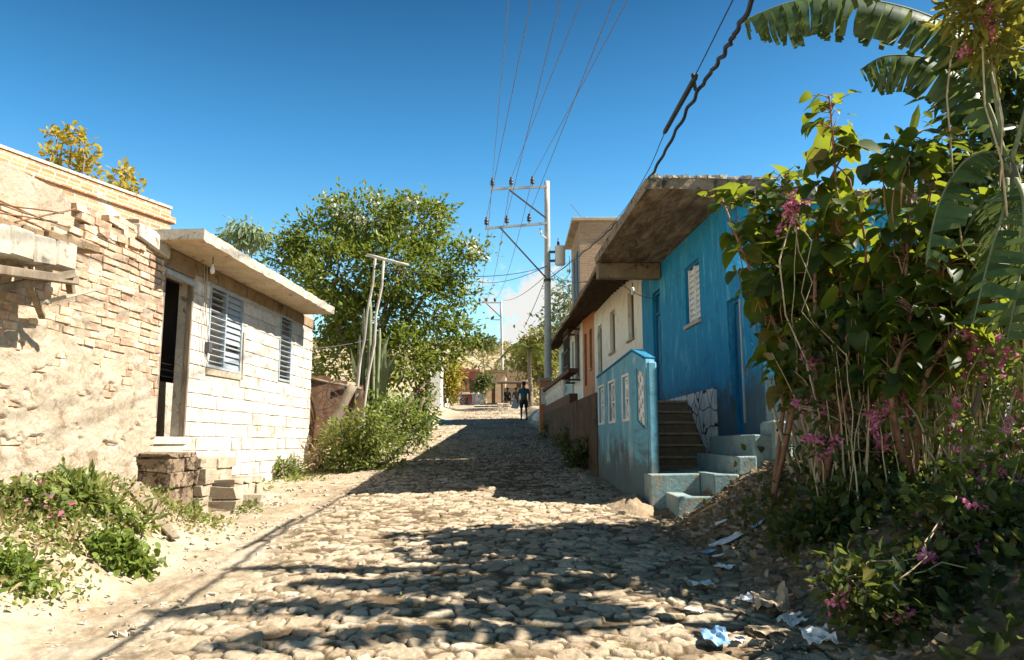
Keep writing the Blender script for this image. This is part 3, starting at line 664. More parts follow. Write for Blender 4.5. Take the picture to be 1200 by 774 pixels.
def tinfence():
    t = thing('tin_fence', 'rusty brown sheet fence between block house and tree', 'fence', (-4.45, 17.0, g(-4.45, 17)))
    for k, (xa, xb, zt) in enumerate([(362, 385, 441), (384, 405, 446), (404, 424, 452)]):
        a = at(xa, 520, 17.1+.25*k); b = at(xb, 520, 17.2+.25*k); zz = at(xa, zt, 17.1+.25*k).z; m = MB(); n = 24; vs = []
        for i in range(n+1):
            x = a.x+(b.x-a.x)*i/n; y = a.y+(b.y-a.y)*i/n+.002*math.sin(i*.5); vs += [(x, y, a.z-.5), (x, y+.004, zz+random.uniform(-.03, .03))]
        m.add(vs, [(2*i, 2*i+2, 2*i+3, 2*i+1) for i in range(n)]); o = m.build('sheet', M['tin'], t, True); sol = o.modifiers.new('thick', 'SOLIDIFY'); sol.thickness = .006
    m = MB(); p = at(364, 444, 17.05); m.tube(wig((p.x, p.y, p.z), at(424, 456, 17.55), 5, .01), .035, 7); m.build('top_rail', M['wood'], t, True)
    m = MB()
    for k in range(7):
        c = at(random.uniform(375, 395), random.uniform(460, 480), 16.95); m.tube([c+Vector((math.cos(q)*.2*(1+.1*k), .02*k, math.sin(q)*.26)) for q in np.linspace(0, 6.2, 16)], .006, 5)
    m.build('wire_coil', M['darksteel'], t, True)
tinfence()
def shrub(name, label, cat, px, py, Y, blobs, n, size, lm, group=None, T=T_SIMPLE, per=8, sig=.13, extra=None, r0=.03, dy=.3, droop=0, shell=.3, base=None):
    b = Vector(base) if base else at(px, py, Y); bz = g(b.x, b.y)
    return tree(name, label, cat, (b.x, b.y, bz-.02), pxblobs(blobs, Y, dy), n, size, lm, group, r0=r0, per=per, sig=sig, T=T, shell=shell, extra=extra, twigs=30, droop=droop)
shrub('roadside_shrub', 'bushy sunlit shrub spilling onto the cobbles below the leaning log', 'shrub', 425, 550, 15.4, [(425, 530, 26), (405, 515, 24), (445, 520, 24), (432, 498, 24), (410, 540, 18), (455, 540, 16), (440, 548, 14), (395, 540, 14)], 3400, .105, L_weed, 'shrubs along the left fence')
shrub('roadside_shrub', 'shrub around the crossed fence poles under the flowering tree', 'shrub', 470, 520, 18.5, [(480, 505, 22), (460, 495, 22), (492, 512, 14), (475, 480, 20), (450, 480, 20), (430, 472, 22), (498, 495, 10)], 2600, .11, L_small, 'shrubs along the left fence')
shrub('flowering_shrub', 'pink flecked shrub at the far end of the log fence', 'shrub', 495, 500, 22, [(492, 465, 14), (500, 480, 12), (485, 478, 14), (500, 455, 10)], 1000, .12, L_small, 'shrubs along the left fence', extra=blossoms(L_pink, 8, .09, .1, None, 16))
shrub('dry_weed', 'brown dry weed clump at the block house corner', 'weed', 372, 548, 15.5, [(370, 540, 10), (380, 545, 10), (388, 538, 10), (376, 530, 9)], 500, .13, L_dry, T=T_LONG, per=6)
# ================================================================== RIGHT: blue house, stairs, terrace (wall line X = 4 - .048 Y)
RT = -.048; RA = math.atan2(-1, .048); RK = math.sqrt(1+RT*RT)
def rfr(Yorg, b=4.0): return (b+RT*Yorg, Yorg, 0)
def ru(Y, Yorg): return (Yorg-Y)*RK       # local x runs toward the camera, local -y faces the street
YB = 18.2
blue = thing('blue_house', 'bright blue house with white shuttered window and stained overhanging concrete roof', 'house', rfr(YB), RA)
def blue_house():
    W = lambda Y: ru(Y, YB)
    xa, xb, xc = 0, W(12.02), W(10.55)
    hs = [(W(17.12), W(16.40), 2.47, 5.0), (W(14.40), W(13.47), 3.85, 4.96)]
    m = MB(); m.wall(xa, xb, .8, 5.52, 0, .22, hs); m.build('wall', M['blue'], blue)
    m = MB(); m.wall(xb+.002, xc, .6, 4.22, -.02, .2, [(W(11.98), W(11.42), 1.8, 3.88)]); m.wall(xb+.002, xb+.2, .6, 4.2, .202, 3); m.box(xc-.2, xc-.001, .202, 3.2, .6, 4.2); m.build('annex_wall', M['blue'], blue)
    m = MB(); m.box(xb-.22, xb, .222, 4.2, 3.0, 5.52); m.build('end_wall', M['bluesunlit'], blue)
    m = MB(); m.box(xa, xa+.2, .222, 4.2, .8, 5.52); m.box(.2, xb-.22, 4.0, 4.2, .8, 5.5); m.box(.2, xb-.22, .23, 3.99, 2.2, 2.4); m.build('inner_wall', M['blue'], blue)
    # overhanging slab, ragged soffit
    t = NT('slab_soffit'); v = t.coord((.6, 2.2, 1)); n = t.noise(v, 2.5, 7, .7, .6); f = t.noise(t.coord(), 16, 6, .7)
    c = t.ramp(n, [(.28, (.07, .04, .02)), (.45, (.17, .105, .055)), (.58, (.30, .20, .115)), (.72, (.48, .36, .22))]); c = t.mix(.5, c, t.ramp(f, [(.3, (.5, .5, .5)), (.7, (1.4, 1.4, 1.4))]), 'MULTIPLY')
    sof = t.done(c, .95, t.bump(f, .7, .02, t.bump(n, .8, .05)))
    m = MB(); x0, x1 = W(16.45), W(11.4); o0 = -1.39
    N = 36
    for i in range(N):
        a, b = x0+(x1-x0)*i/N, x0+(x1-x0)*(i+1)/N; e = o0
        m.add([(a, e, 5.52), (b, e, 5.52), (b, e-.015, 5.68), (a, e-.015, 5.68)], [(0, 1, 2, 3)], 1)
        m.add([(a, e, 5.52), (b, e, 5.52), (b, .22, 5.52), (a, .22, 5.52)], [(3, 2, 1, 0)])
        m.add([(a, e-.015, 5.68), (b, e-.015, 5.68), (b, .6, 5.70), (a, .6, 5.70)], [(0, 1, 2, 3)], 1)
    m.add([(x1, o0, 5.52), (x1, .6, 5.52), (x1, .6, 5.70), (x1, o0-.015, 5.68)], [(0, 1, 2, 3)], 1); m.add([(x0, o0, 5.52), (x0, .6, 5.52), (x0, .6, 5.70), (x0, o0-.015, 5.68)], [(3, 2, 1, 0)], 1)
    m.box(x0, xb+.12, .601, 4.4, 5.525, 5.70, 1)
    m.build('roof_slab', [sof, mottled('blackened_concrete', (.17, .12, .075), (.34, .27, .19), 2.6, .95, .7, .02, (.06, .045, .03), (.48, .64))], blue)
    m = MB()
    for k in range(60):
        x = x1+random.uniform(-.04, .03); y = random.uniform(o0, .55); m.box(x-.05, x+.012, y, y+random.uniform(.05, .16), 5.69, 5.71+.04*random.random(), 0, .012)
    m.build('crumbled_edge', M['palecrete'], blue); m = MB(); m.box(x0+.3, xb+.02, 4.1, 4.38, 5.69, 5.74)
    for k in range(60):
        y = random.uniform(.6, 4.2); m.box(xb+.02, xb+.15, y, y+random.uniform(.06, .2), 5.69, 5.72+.05*random.random(), 0, .015)
    m.build('crumbled_edge', M['palecrete'], blue)
    m = MB(); m.box(x0+.02, x0+.25, -1.38, -.01, 5.17, 5.515); m.build('roof_beam', M['darkcrete'], blue, bevel=.02)
    m = MB(); m.tube([(W(16.6), -.55, 5.2), (W(16.6), -.55, 5.06)], .012, 6); bc = m.build('bulb_cord', M['rubber'], blue)
    m = MB(); m.lathe((W(16.6), -.55, 4.88), [(.01, 0), (.035, .02), (.035, .14), (.02, .17)], 10); m.build('light_bulb', M['white'], bc)
    # window
    a, b, c_, d = hs[1][0], hs[1][1], hs[1][2], hs[1][3]
    m = MB(); m.box(a, a+.05, .03, .12, c_, d); m.box(b-.05, b, .03, .12, c_, d); m.box(a+.05, b-.05, .03, .12, c_, c_+.05); m.box(a+.05, b-.05, .03, .12, d-.05, d); wf = m.build('window', M['bluetrim'], blue)
    m = MB(); n = 9
    for half in (0, 1):
        h0 = a+.05+(b-a-.1)/2*half; h1 = h0+(b-a-.1)/2-.012
        m.box(h0, h0+.05, .05, .09, c_+.05, d-.05); m.box(h1-.05, h1, .05, .09, c_+.05, d-.05)
        for k in range(n): zc = c_+.07+(d-c_-.14)*(k+.5)/n; m.obox(((h0+h1)/2, .075, zc), ((h1-h0)/2-.05, 0, 0), (0, .02, .060), (0, -.004, .003))
    m.build('shutter', M['white'], wf)
    m = MB(); m.box(a-.04, b+.04, -.05, .03, c_-.07, c_-.002); m.build('window_sill', M['palecrete'], wf)
    # doors
    def door(x0_, x1_, z0_, z1_, transom=True):
        m = MB(); m.box(x0_, x0_+.06, .06, .16, z0_, z1_); m.box(x1_-.06, x1_, .06, .16, z0_, z1_); m.box(x0_+.06, x1_-.06, .06, .16, z1_-.06, z1_)
        if transom: m.box(x0_+.06, x1_-.06, .065, .15, z1_-.52, z1_-.46)
        f = m.build('door', M['bluetrim'], blue)
        m = MB(); zt = z1_-.52 if transom else z1_-.06; m.box(x0_+.062, x1_-.062, .10, .14, z0_, zt)
        for q in (0, 1):
            for (pz0, pz1) in ((.08, .38), (.44, .92)): w2 = (x1_-x0_-.124)/2; m.box(x0_+.1+q*w2, x0_+.02+(q+1)*w2, .085, .101, z0_+(zt-z0_)*pz0, z0_+(zt-z0_)*pz1)
        if transom: m.box(x0_+.062, x1_-.062, .11, .13, z1_-.46, z1_-.06)
        m.build('door_leaf', M['bluedoor'], f, bevel=.006)
    door(hs[0][0], hs[0][1], 2.47, 5.0)
    door(W(11.98), W(11.42), 1.8, 3.88, False)
    m = MB(); m.box(W(11.40), W(11.34), -.035, -.018, 1.95, 3.80); m.build('drain_pipe', M['alu'], blue)
    m = MB(); m.prism([(W(11.95), 1.62), (W(11.5), 1.60), (W(11.55), 1.76), (W(11.7), 1.79), (W(11.93), 1.77)], -.027, -.015); m.build('bare_patch', M['plaster'], blue)
    # white skirting with black crazy-stone lines
    t = NT('crazy_paving_skirting'); cv = t.n('ShaderNodeTexCoord'); vo = t.n('ShaderNodeTexVoronoi', feature='DISTANCE_TO_EDGE'); mp = t.n('ShaderNodeMapping'); mp.inputs['Scale'].default_value = (3.0, 0, 3.6); t.l(cv.outputs['Object'], mp.inputs[0])
    nz = t.n('ShaderNodeTexNoise'); nz.inputs['Scale'].default_value = 3; t.l(cv.outputs['Object'], nz.inputs[0]); va = t.n('ShaderNodeVectorMath', operation='ADD'); vs_ = t.n('ShaderNodeVectorMath', operation='SCALE'); vs_.inputs[3].default_value = .5; t.l(nz.outputs[1], vs_.inputs[0]); t.l(mp.outputs[0], va.inputs[0]); t.l(vs_.outputs[0], va.inputs[1]); t.l(va.outputs[0], vo.inputs[0]); vo.inputs['Scale'].default_value = 1
    ln = t.step(vo.outputs[0], .02, .05); dirt = t.noise(cv.outputs['Object'], 5, 6, .7)
    col = t.mix(ln, (.03, .028, .026), t.ramp(dirt, [(.3, (.55, .50, .42)), (.6, (.76, .73, .66))])); sk = t.done(col, .8, t.bump(ln, .6, .01))
    m = MB(); m.prism([(W(16.6), 2.44), (W(14.35), 2.40), (W(13.15), 1.40), (W(12.75), 1.40), (W(12.72), 2.56), (W(16.6), 2.53)], -.045, -.002); m.build('stone_skirting', sk, blue)
blue_house()

def stairs():
    t = thing('brown_stairs', 'flight of five brown stairs climbing to the tall blue door', 'stairs', (2.9, 13.4, 1.2))
    for k in range(6):
        z1 = 1.44+.2*k; y0 = 13.15+.24*k; y1 = 14.6 if k < 5 else 16.9
        m = MB(); m.box(2.12-.02*k, 3.36-.012*k, y0+.03, y0+.24 if k < 5 else y1, .9, z1-.045); m.box(2.11-.02*k, 3.362-.012*k, y0, y0+.235 if k < 5 else y1, z1-.043, z1); so_ = m.build('stair', M['brownstep'], t, True, bevel=.008); m = MB(); m.box(2.115-.02*k, 3.358-.012*k, y0-.006, y0+.03, z1-.036, z1+.003); m.build('nosing', mottled('pale_step_edge', (.34, .22, .13), (.50, .37, .25), 6, .8, .4, .008), so_).location = -t.location  # paler strip along the front edge of each tread
    t2 = thing('concrete_steps', 'worn teal concrete steps climbing to the narrow blue side door', 'steps', (2.7, 10.8, .8))
    for k, (x0, y0, y1, z1) in enumerate([(2.06, 9.78, 10.48, 1.0), (2.54, 9.82, 12.05, 1.27), (2.86, 9.86, 12.1, 1.50), (3.10, 9.95, 12.25, 1.76)]):
        m = MB(); x1 = [2.54, 2.86, 3.10, 3.43][k]
        m.box(x0, x1, y0, y1, .3, z1, 0, .012); m.build('step', M['tealstep'], t2, True, bevel=.02, seg=2)
    m = MB(); m.box(1.95, 2.95, 12.11, 13.14, .5, 1.24); m.box(1.98, 3.4, 12.3, 13.13, 1.242, 1.30); m.build('landing', M['brownstep'], t2, True)
    m = MB(); m.box(1.86, 2.53, 10.49, 11.6, .4, 1.24, 0, .01); m.build('step', M['tealstep'], t2, True, bevel=.02, seg=2)
    # small pier at the top of the steps
    m = MB(); m.box(3.34, 3.56, 9.9, 10.45, .8, 1.95, 0, .03); m.build('pier', M['tealstep'], t2, True, bevel=.03)
stairs()
def parapet():
    t = thing('terrace_wall', 'faded blue terrace wall with white pierced panels beside the stairs', 'wall', (1.76, 11.1, g(1.76, 11.1)))
    a = Vector((2.29+RT*14.4, 14.4, 0)); b = Vector((1.757, 11.1, 0)); c = Vector((1.90, 10.86, 0))
    def seg(p, q, zs, zt0, zt1, holes, name, th=.16, z00=.55):
        d = (q-p); L = d.length; d.normalize(); nrm = Vector((d.y, -d.x, 0))           # away from the street
        if nrm.x < 0: nrm = -nrm
        xs = sorted({0, L, *[h[0] for h in holes], *[h[1] for h in holes]})
        m = MB()
        def P(u, v, z): w = p+d*u+nrm*v; return (w.x, w.y, z)
        top = lambda u: zt0+(zt1-zt0)*u/L
        for i in range(len(xs)-1):
            u0, u1 = xs[i], xs[i+1]; hh = [h for h in holes if h[0] <= u0 and h[1] >= u1]
            spans = [(z00, z00, top(u0), top(u1))] if not hh else [(z00, z00, hh[0][2](u0), hh[0][2](u1)), (hh[0][3](u0), hh[0][3](u1), top(u0), top(u1))]
            for (za, zb, zc, zd) in spans:
                vs = [P(u0, 0, za), P(u1, 0, zb), P(u1, 0, zd), P(u0, 0, zc), P(u0, th, za), P(u1, th, zb), P(u1, th, zd), P(u0, th, zc)]
                fs = [(0, 1, 2, 3), (7, 6, 5, 4), (3, 2, 6, 7), (4, 5, 1, 0)]
                if i == 0 or hh or True: fs += [(0, 3, 7, 4), (1, 5, 6, 2)]
                m.add(vs, fs)
        m.build(name, M['paleblue'], t, True)
        return P
    k = lambda z: (lambda u: z)
    L1 = (b-a).length; hs = []
    for px in ((702, 708), (714, 721), (730, 737)):
        ya = on(px[0], 470, 2.29, RT).y; yb = on(px[1], 470, 2.29, RT).y; hs.append(((14.4-ya)*RK, (14.4-yb)*RK, k(2.02), k(2.66)))
    P = seg(a, b, .6, 2.86, 2.98, hs, 'front_wall')
    L2 = (c-b).length; zl = lambda u: 2.02-.22*u/L2; zh = lambda u: 2.76-.16*u/L2
    P2 = seg(b, c, .6, 2.98, 2.84, [(.06, L2-.06, zl, zh)], 'stair_wall')
    for (u0, u1, a_, b_) in hs:                                  # panels of crossed white tiles
        m = MB(); z0, z1 = a_(0), b_(0)
        def bar(p, q, w=.05): m.beam(Vector(P(p[0], .06, p[1])), Vector(P(q[0], .06, q[1])), .05, w)
        zm = (z0+z1)/2
        bar((u0, z0+.02), (u1, z0+.02)); bar((u0, z1-.02), (u1, z1-.02)); bar((u0+.025, z0), (u0+.025, z1)); bar((u1-.025, z0), (u1-.025, z1)); bar((u0, zm), (u1, zm), .04)
        for (q0, q1) in ((z0, zm), (zm, z1)): bar((u0+.03, q0+.02), (u1-.03, q1-.02), .035); bar((u0+.03, q1-.02), (u1-.03, q0+.02), .035)
        for (q0, q1, r0, r1) in ((u0-.035, u0-.001, z0-.035, z1+.035), (u1+.001, u1+.035, z0-.035, z1+.035), (u0, u1, z0-.035, z0-.001), (u0, u1, z1+.001, z1+.035)):
            vs = [P(q0, -.014, r0), P(q1, -.014, r0), P(q1, -.014, r1), P(q0, -.014, r1), P(q0, .03, r0), P(q1, .03, r0), P(q1, .03, r1), P(q0, .03, r1)]; m.add(vs, [(0, 1, 2, 3), (7, 6, 5, 4), (3, 2, 6, 7), (4, 5, 1, 0), (0, 3, 7, 4), (1, 5, 6, 2)])
        m.build('pierced_panel', M['white'], t, True)
    m = MB(); u0, u1 = .06, L2-.06; nc, nr = 4, 8                  # checker screen of white blocks
    for i in range(nc):
        for j in range(nr):
            ua, ub = u0+(u1-u0)*i/nc, u0+(u1-u0)*(i+1)/nc
            za = zl(ua)+(zh(ua)-zl(ua))*j/nr; zb = zl(ua)+(zh(ua)-zl(ua))*(j+1)/nr; hole = (i+j) % 2
            fr = [(ua, ub, za, zb)] if not hole else [(ua, ua+.008, za, zb), (ub-.008, ub, za, zb), (ua+.008, ub-.008, za, za+.012), (ua+.008, ub-.008, zb-.012, zb)]
            for (p, q, r_, s_) in fr:
                vs = [P2(p, .03, r_), P2(q, .03, r_), P2(q, .03, s_), P2(p, .03, s_), P2(p, .13, r_), P2(q, .13, r_), P2(q, .13, s_), P2(p, .13, s_)]
                m.add(vs, [(0, 1, 2, 3), (7, 6, 5, 4), (3, 2, 6, 7), (4, 5, 1, 0), (0, 3, 7, 4), (1, 5, 6, 2)])
    m.build('checker_panel', M['white'], t, True)
    m = MB(); e = c; m.slabpoly([(1.902, 10.72), (2.03, 10.74), (2.03, 10.855), (1.902, 10.855)], 1.0, 2.79); m.build('end_post', M['paleblue'], t, True, bevel=.02)
    m = MB(); p0, p1 = Vector(P2(0, .08, 2.99)), Vector(P2(L2, .08, 2.85)); m.beam(p0, p1, .2, .035); q0 = Vector(P(0, .08, 2.875)); q1 = Vector(P(L1, .08, 2.995)); m.beam(q0, q1, .2, .03); m.build('coping', M['bluetrim'], t, True)
    m = MB(); m.slabpoly([(1.8, 11.12), (3.36, 11.0), (3.1, 16.9), (1.62, 14.3)], 2.2, 2.39) if False else None
parapet()
def terrace_fill():
    # terrace floor between the pierced wall and the houses
    t = thing('terrace', 'raised concrete terrace in front of the white and blue doors', 'terrace', (2.3, 16, 1.2))
    m = MB(); m.slabpoly([(1.80, 14.62), (3.28, 14.62), (3.1, 18.6), (1.5, 18.6)], .8, 2.43); m.build('floor_slab', M['concrete'], t, True)
terrace_fill()
# ---- white house with tile roof
def tile_roof(mb, x0, x1, y0, y1, z0, z1, per=.24, amp=.045):
    n = int((x1-x0)/per*6); vs = []
    for i in range(n+1):
        x = x0+(x1-x0)*i/n; h = amp*abs(math.sin(math.pi*(x-x0)/per)); ya = y0(x)+.02*math.sin(i*7.3); za = z0(x); vs += [(x, ya, za+h), (x, y1, za+z1+h), (x, ya, za-.015+h*.75), (x, y1, za+z1-.03)]
    for i in range(n):
        a = 4*i; b = a+4; mb.add([vs[a], vs[b], vs[b+1], vs[a+1]], [(0, 1, 2, 3)]); mb.add([vs[a+2], vs[b+2], vs[b+3], vs[a+3]], [(3, 2, 1, 0)]); mb.add([vs[a], vs[b], vs[b+2], vs[a+2]], [(3, 2, 1, 0)])
def row_house(name, label, Ya, Yb, mat, zb, zt, eave, ze, holes=(), b=4.0, roof=True, zr=None, ev=(None, None)):
    """house of the right-hand terrace between Ya (near) and Yb (far); holes (Yfar, Ynear, z0, z1, kind)"""
    t = thing(name, label, 'house', rfr(Yb, b), RA); W = lambda Y: ru(Y, Yb)
    x1 = W(Ya)
    m = MB(); m.wall(0, x1, zb, zt, 0, .2, [(W(h[0]), W(h[1]), h[2], h[3]) for h in holes]); m.box(0, .15, .201, 4, zb, zt); m.box(x1-.15, x1, .201, 4, zb, zt); m.box(.151, x1-.151, 3.8, 4, zb, zt); m.build('wall', M[mat], t)
    for (h0, h1, z0, z1, kd) in holes:
        a, c = W(h0), W(h1); m = MB(); fm = 'palewood' if mat == 'cream' else 'darkwood'
        m.box(a, a+.05, .08, .14, z0, z1); m.box(c-.05, c, .08, .14, z0, z1); m.box(a+.05, c-.05, .08, .14, z1-.05, z1)
        o = m.build(kd, M[fm], t)
        m = MB(); m.box(a+.05, c-.05, .10, .13, z0, z1-.05); m.build('panel', M['darkwood'], o)
        if kd == 'window': m = MB(); m.box(a-.05, c+.05, -.06, .08, z0-.06, z0-.002); m.build('window_sill', M['plaster'], o)
    if roof:
        e0 = ev[0] if ev[0] is not None else 0; r0, r1 = e0-.02, x1+(ev[1] or 0)
        ef, en, zf, zn = eave, ze[2], ze[0], ze[1]
        E = lambda x: -(ef+(en-ef)*(x-r0)/(r1-r0)); Z = lambda x: zf+(zn-zf)*(x-r0)/(r1-r0)
        m = MB(); tile_roof(m, r0, r1, E, 2.6, Z, 1.0); m.build('roof', M['tile'], t)
        s = MB()
        for dz in (-.05, -.045):
            q = [(r0, E(r0)+.05, Z(r0)+dz), (r1, E(r1)+.05, Z(r1)+dz), (r1, 2.6, Z(r1)+1.0+dz), (r0, 2.6, Z(r0)+1.0+dz)]; s.add(q, [(3, 2, 1, 0) if dz < -.047 else (0, 1, 2, 3)])
        s.build('soffit', M['soffit'], t)
        s = MB(); k = r0+.1
        while k < r1: s.beam((k, E(k)+.08, Z(k)-.075), (k, .3, Z(k)-.075+(.22-E(k))*1.0/(2.6-E(k))), .06, .07); k += .45
        s.build('rafter', M['darkwood'], t)
        s = MB(); s.beam((r0, E(r0)+.02, Z(r0)-.035), (r1, E(r1)+.02, Z(r1)-.035), .04, .09); s.build('fascia', M['wood'], t)
    return t
row_house('white_house', 'cream white house with tiled eave beside the blue house', 18.2, 25.6, 'cream', .9, 5.98, .85, (6.0, 5.50, 1.36), [(19.9, 19.15, 4.30, 5.55, 'window'), (22.6, 21.8, 4.28, 5.5, 'window'), (24.9, 24.1, 3.1, 5.42, 'door')], ev=(0, 1.65))
row_house('orange_house', 'narrow orange house squeezed between the cream house and grilled window', 25.62, 28.4, 'orange', 1.2, 6.3, .78, (6.1, 5.96, .84), [(28.0, 27.4, 3.7, 5.6, 'door'), (26.7, 26.15, 4.2, 5.6, 'window')])
wh2 = row_house('small_white_house', 'small pale house with dark wooden window grille further up the row', 28.42, 31.8, 'cream', 1.4, 6.35, .70, (6.15, 6.06, .77), [(30.6, 29.3, 4.2, 6.0, 'window'), (31.6, 31.0, 3.6, 5.8, 'door')])
row_house('mint_house', 'mint green house at the far end of the right-hand row', 31.82, 36.5, 'mint', 1.6, 6.35, .62, (6.1, 6.12, .69), [(33.6, 32.6, 4.3, 5.8, 'window'), (35.6, 34.7, 3.9, 5.8, 'door')])
def grille():
    m = MB(); W = lambda Y: ru(Y, 31.8)
    a, c = W(30.75), W(29.2)
    for k in range(7): x = a+(c-a)*k/6; m.beam((x, -.42, 4.05), (x, -.42, 6.0), .06, .06)
    for z in (4.05, 4.6, 5.2, 5.75, 6.0): m.beam((a-.04, -.42, z), (c+.04, -.42, z), .085, .09)
    for z in (4.05, 6.0):
        for x in (a, c): m.beam((x, -.42, z), (x, 0, z), .07, .07)
    m.build('window_grille', M['darkwood'], wh2)
grille()
def tower():
    c = at(680, 330, 31); top = at(680, 250, 31).z
    t = thing('brick_tower', 'unfinished bare brick tower house rising above the tiled roofs', 'house', (c.x, c.y, 2))
    m = MB(); m.wall(0, 5, 0, top-2.35, 0, .2); m.box(0, .2, .201, 4.5, 0, top-2.35); m.box(4.8, 5, .201, 4.5, 0, top-2.35); m.box(.2, 4.8, 4.3, 4.5, 0, top-2.35)
    w = m.build('wall', M['tower'], t)
    for (y0, z0) in ((.9, top-5.3), (2.4, top-5.3)):
        m = MB(); m.box(-.03, -.002, y0, y0+.7, z0, z0+1.9); o = m.build('window', M['bluetrim'], t)
    m = MB(); m.box(-.32, 5.2, -.12, 4.8, top-2.348, top-2.2); m.build('roof_slab', M['concrete'], t, bevel=.02)
    m = MB(); m.tube([(.2, .3, top-2.2), (-.35, .3, top-1.5)], .012, 5); m.build('rebar', M['tin'], t)
tower()
def retaining():
    t = thing('retaining_wall', 'dark stained retaining wall below the cream and orange houses', 'wall', (1.3, 20, 1.4))
    m = MB(); P = [(2.29+RT*y-.02, y) for y in (14.42, 17, 20, 23, 26)]
    m.slabpoly([(p[0], p[1]) for p in P]+[(P[-1][0]+.25, 26), (P[0][0]+.25, 14.42)][0:2], .8, 2.6); m.build('wall', mottled('sooty_retaining_wall', (.07, .045, .028), (.13, .088, .055), 1.8, .95, .7, .03, (.04, .028, .018), (.5, .66)), t, True)
    t = thing('balustrade', 'dark balustrade wall with white ornamental balusters on the terrace edge', 'balustrade', (1.15, 24, 2.6))
    a, b = Vector((2.29+RT*18.5-.02, 18.5, 2.602)), Vector((2.29+RT*25.6-.02, 25.6, 2.602)); d = (b-a)
    m = MB(); m.beam(a+Vector((.1, 0, .12)), b+Vector((.1, 0, .12)), .2, .24); m.beam(a+Vector((.1, 0, .80)), b+Vector((.1, 0, .80)), .24, .10); m.build('rail', M['brownwall'], t, True)
    for k in range(9):
        c = a+d*(.3+.075*k)+Vector((.1, 0, .243)); m = MB(); m.lathe(c, [(.07, 0), (.07, .05), (.04, .09), (.10, .22), (.11, .28), (.05, .38), (.07, .44), (.07, .505)], 10); m.build('baluster', M['white'], t, True)
    for y in (25.75,):
        t = thing('orange_pillar', 'orange gate pillar with white panel at the balustrade end', 'pillar', (2.29+RT*y, y, g(1.05, y)))
        m = MB(); x = 2.29+RT*y-.14; m.box(x, x+.34, y-.17, y+.17, 1.2, 3.7); m.build('shaft', M['orange'], t, True, bevel=.015)
        m = MB(); m.box(x-.05, x+.39, y-.22, y+.22, 3.702, 3.82); m.build('cap', M['concrete'], t, True, bevel=.02)
        m = MB(); m.box(x+.05, x+.29, y-.185, y-.172, 2.95, 3.5); m.build('panel', M['white'], t, True)
retaining()
def mound():
    V = []; n = 26
    t = MB(); c = Vector((1.72, 10.9, g(1.72, 10.9)))
    rr = np.linspace(0, 1, 14); th = np.linspace(0, 2*np.pi, 36, endpoint=False); R_, T_ = np.meshgrid(rr, th, indexing='ij')
    x = c.x-.1+R_*np.cos(T_)*.42; y = c.y-.2+R_*np.sin(T_)*.85; z = G(x, y)+.20*(1-R_**.8)+.28*fbm(x*5, y*5, 3)*(1-R_)+.07*fbm(x*19, y*19, 5)-.03*R_
    F = [(i*36+j, i*36+(j+1) % 36, (i+1)*36+(j+1) % 36, (i+1)*36+j) for i in range(13) for j in range(36)]
    o = npmesh('dirt_pile', np.stack([x, y, z], -1).reshape(-1, 3), F, mottled('sandy_dirt', (.24, .17, .10), (.38, .29, .19), 6, .95, .8, .02), smooth=True); tag(o, 'small sandy dirt pile against the foot of the terrace wall', 'dirt pile')
mound()
for px, py, Y, lab in [(682, 530, 15.8, 'dark weed clump at the foot of the retaining wall'), (672, 512, 18.6, 'low dark weeds further along the retaining wall'), (650, 500, 24, 'grassy tuft at the base of the utility pole')]:
    shrub('weed_clump', lab, 'weed', px, py+12, Y, [(px, py, 10), (px-9, py+8, 8), (px+8, py+8, 9), (px, py+12, 8), (px+12, py-4, 7)], 700, .14, L_dark, 'weeds along the right wall', T=T_LONG, per=6, sig=.1)
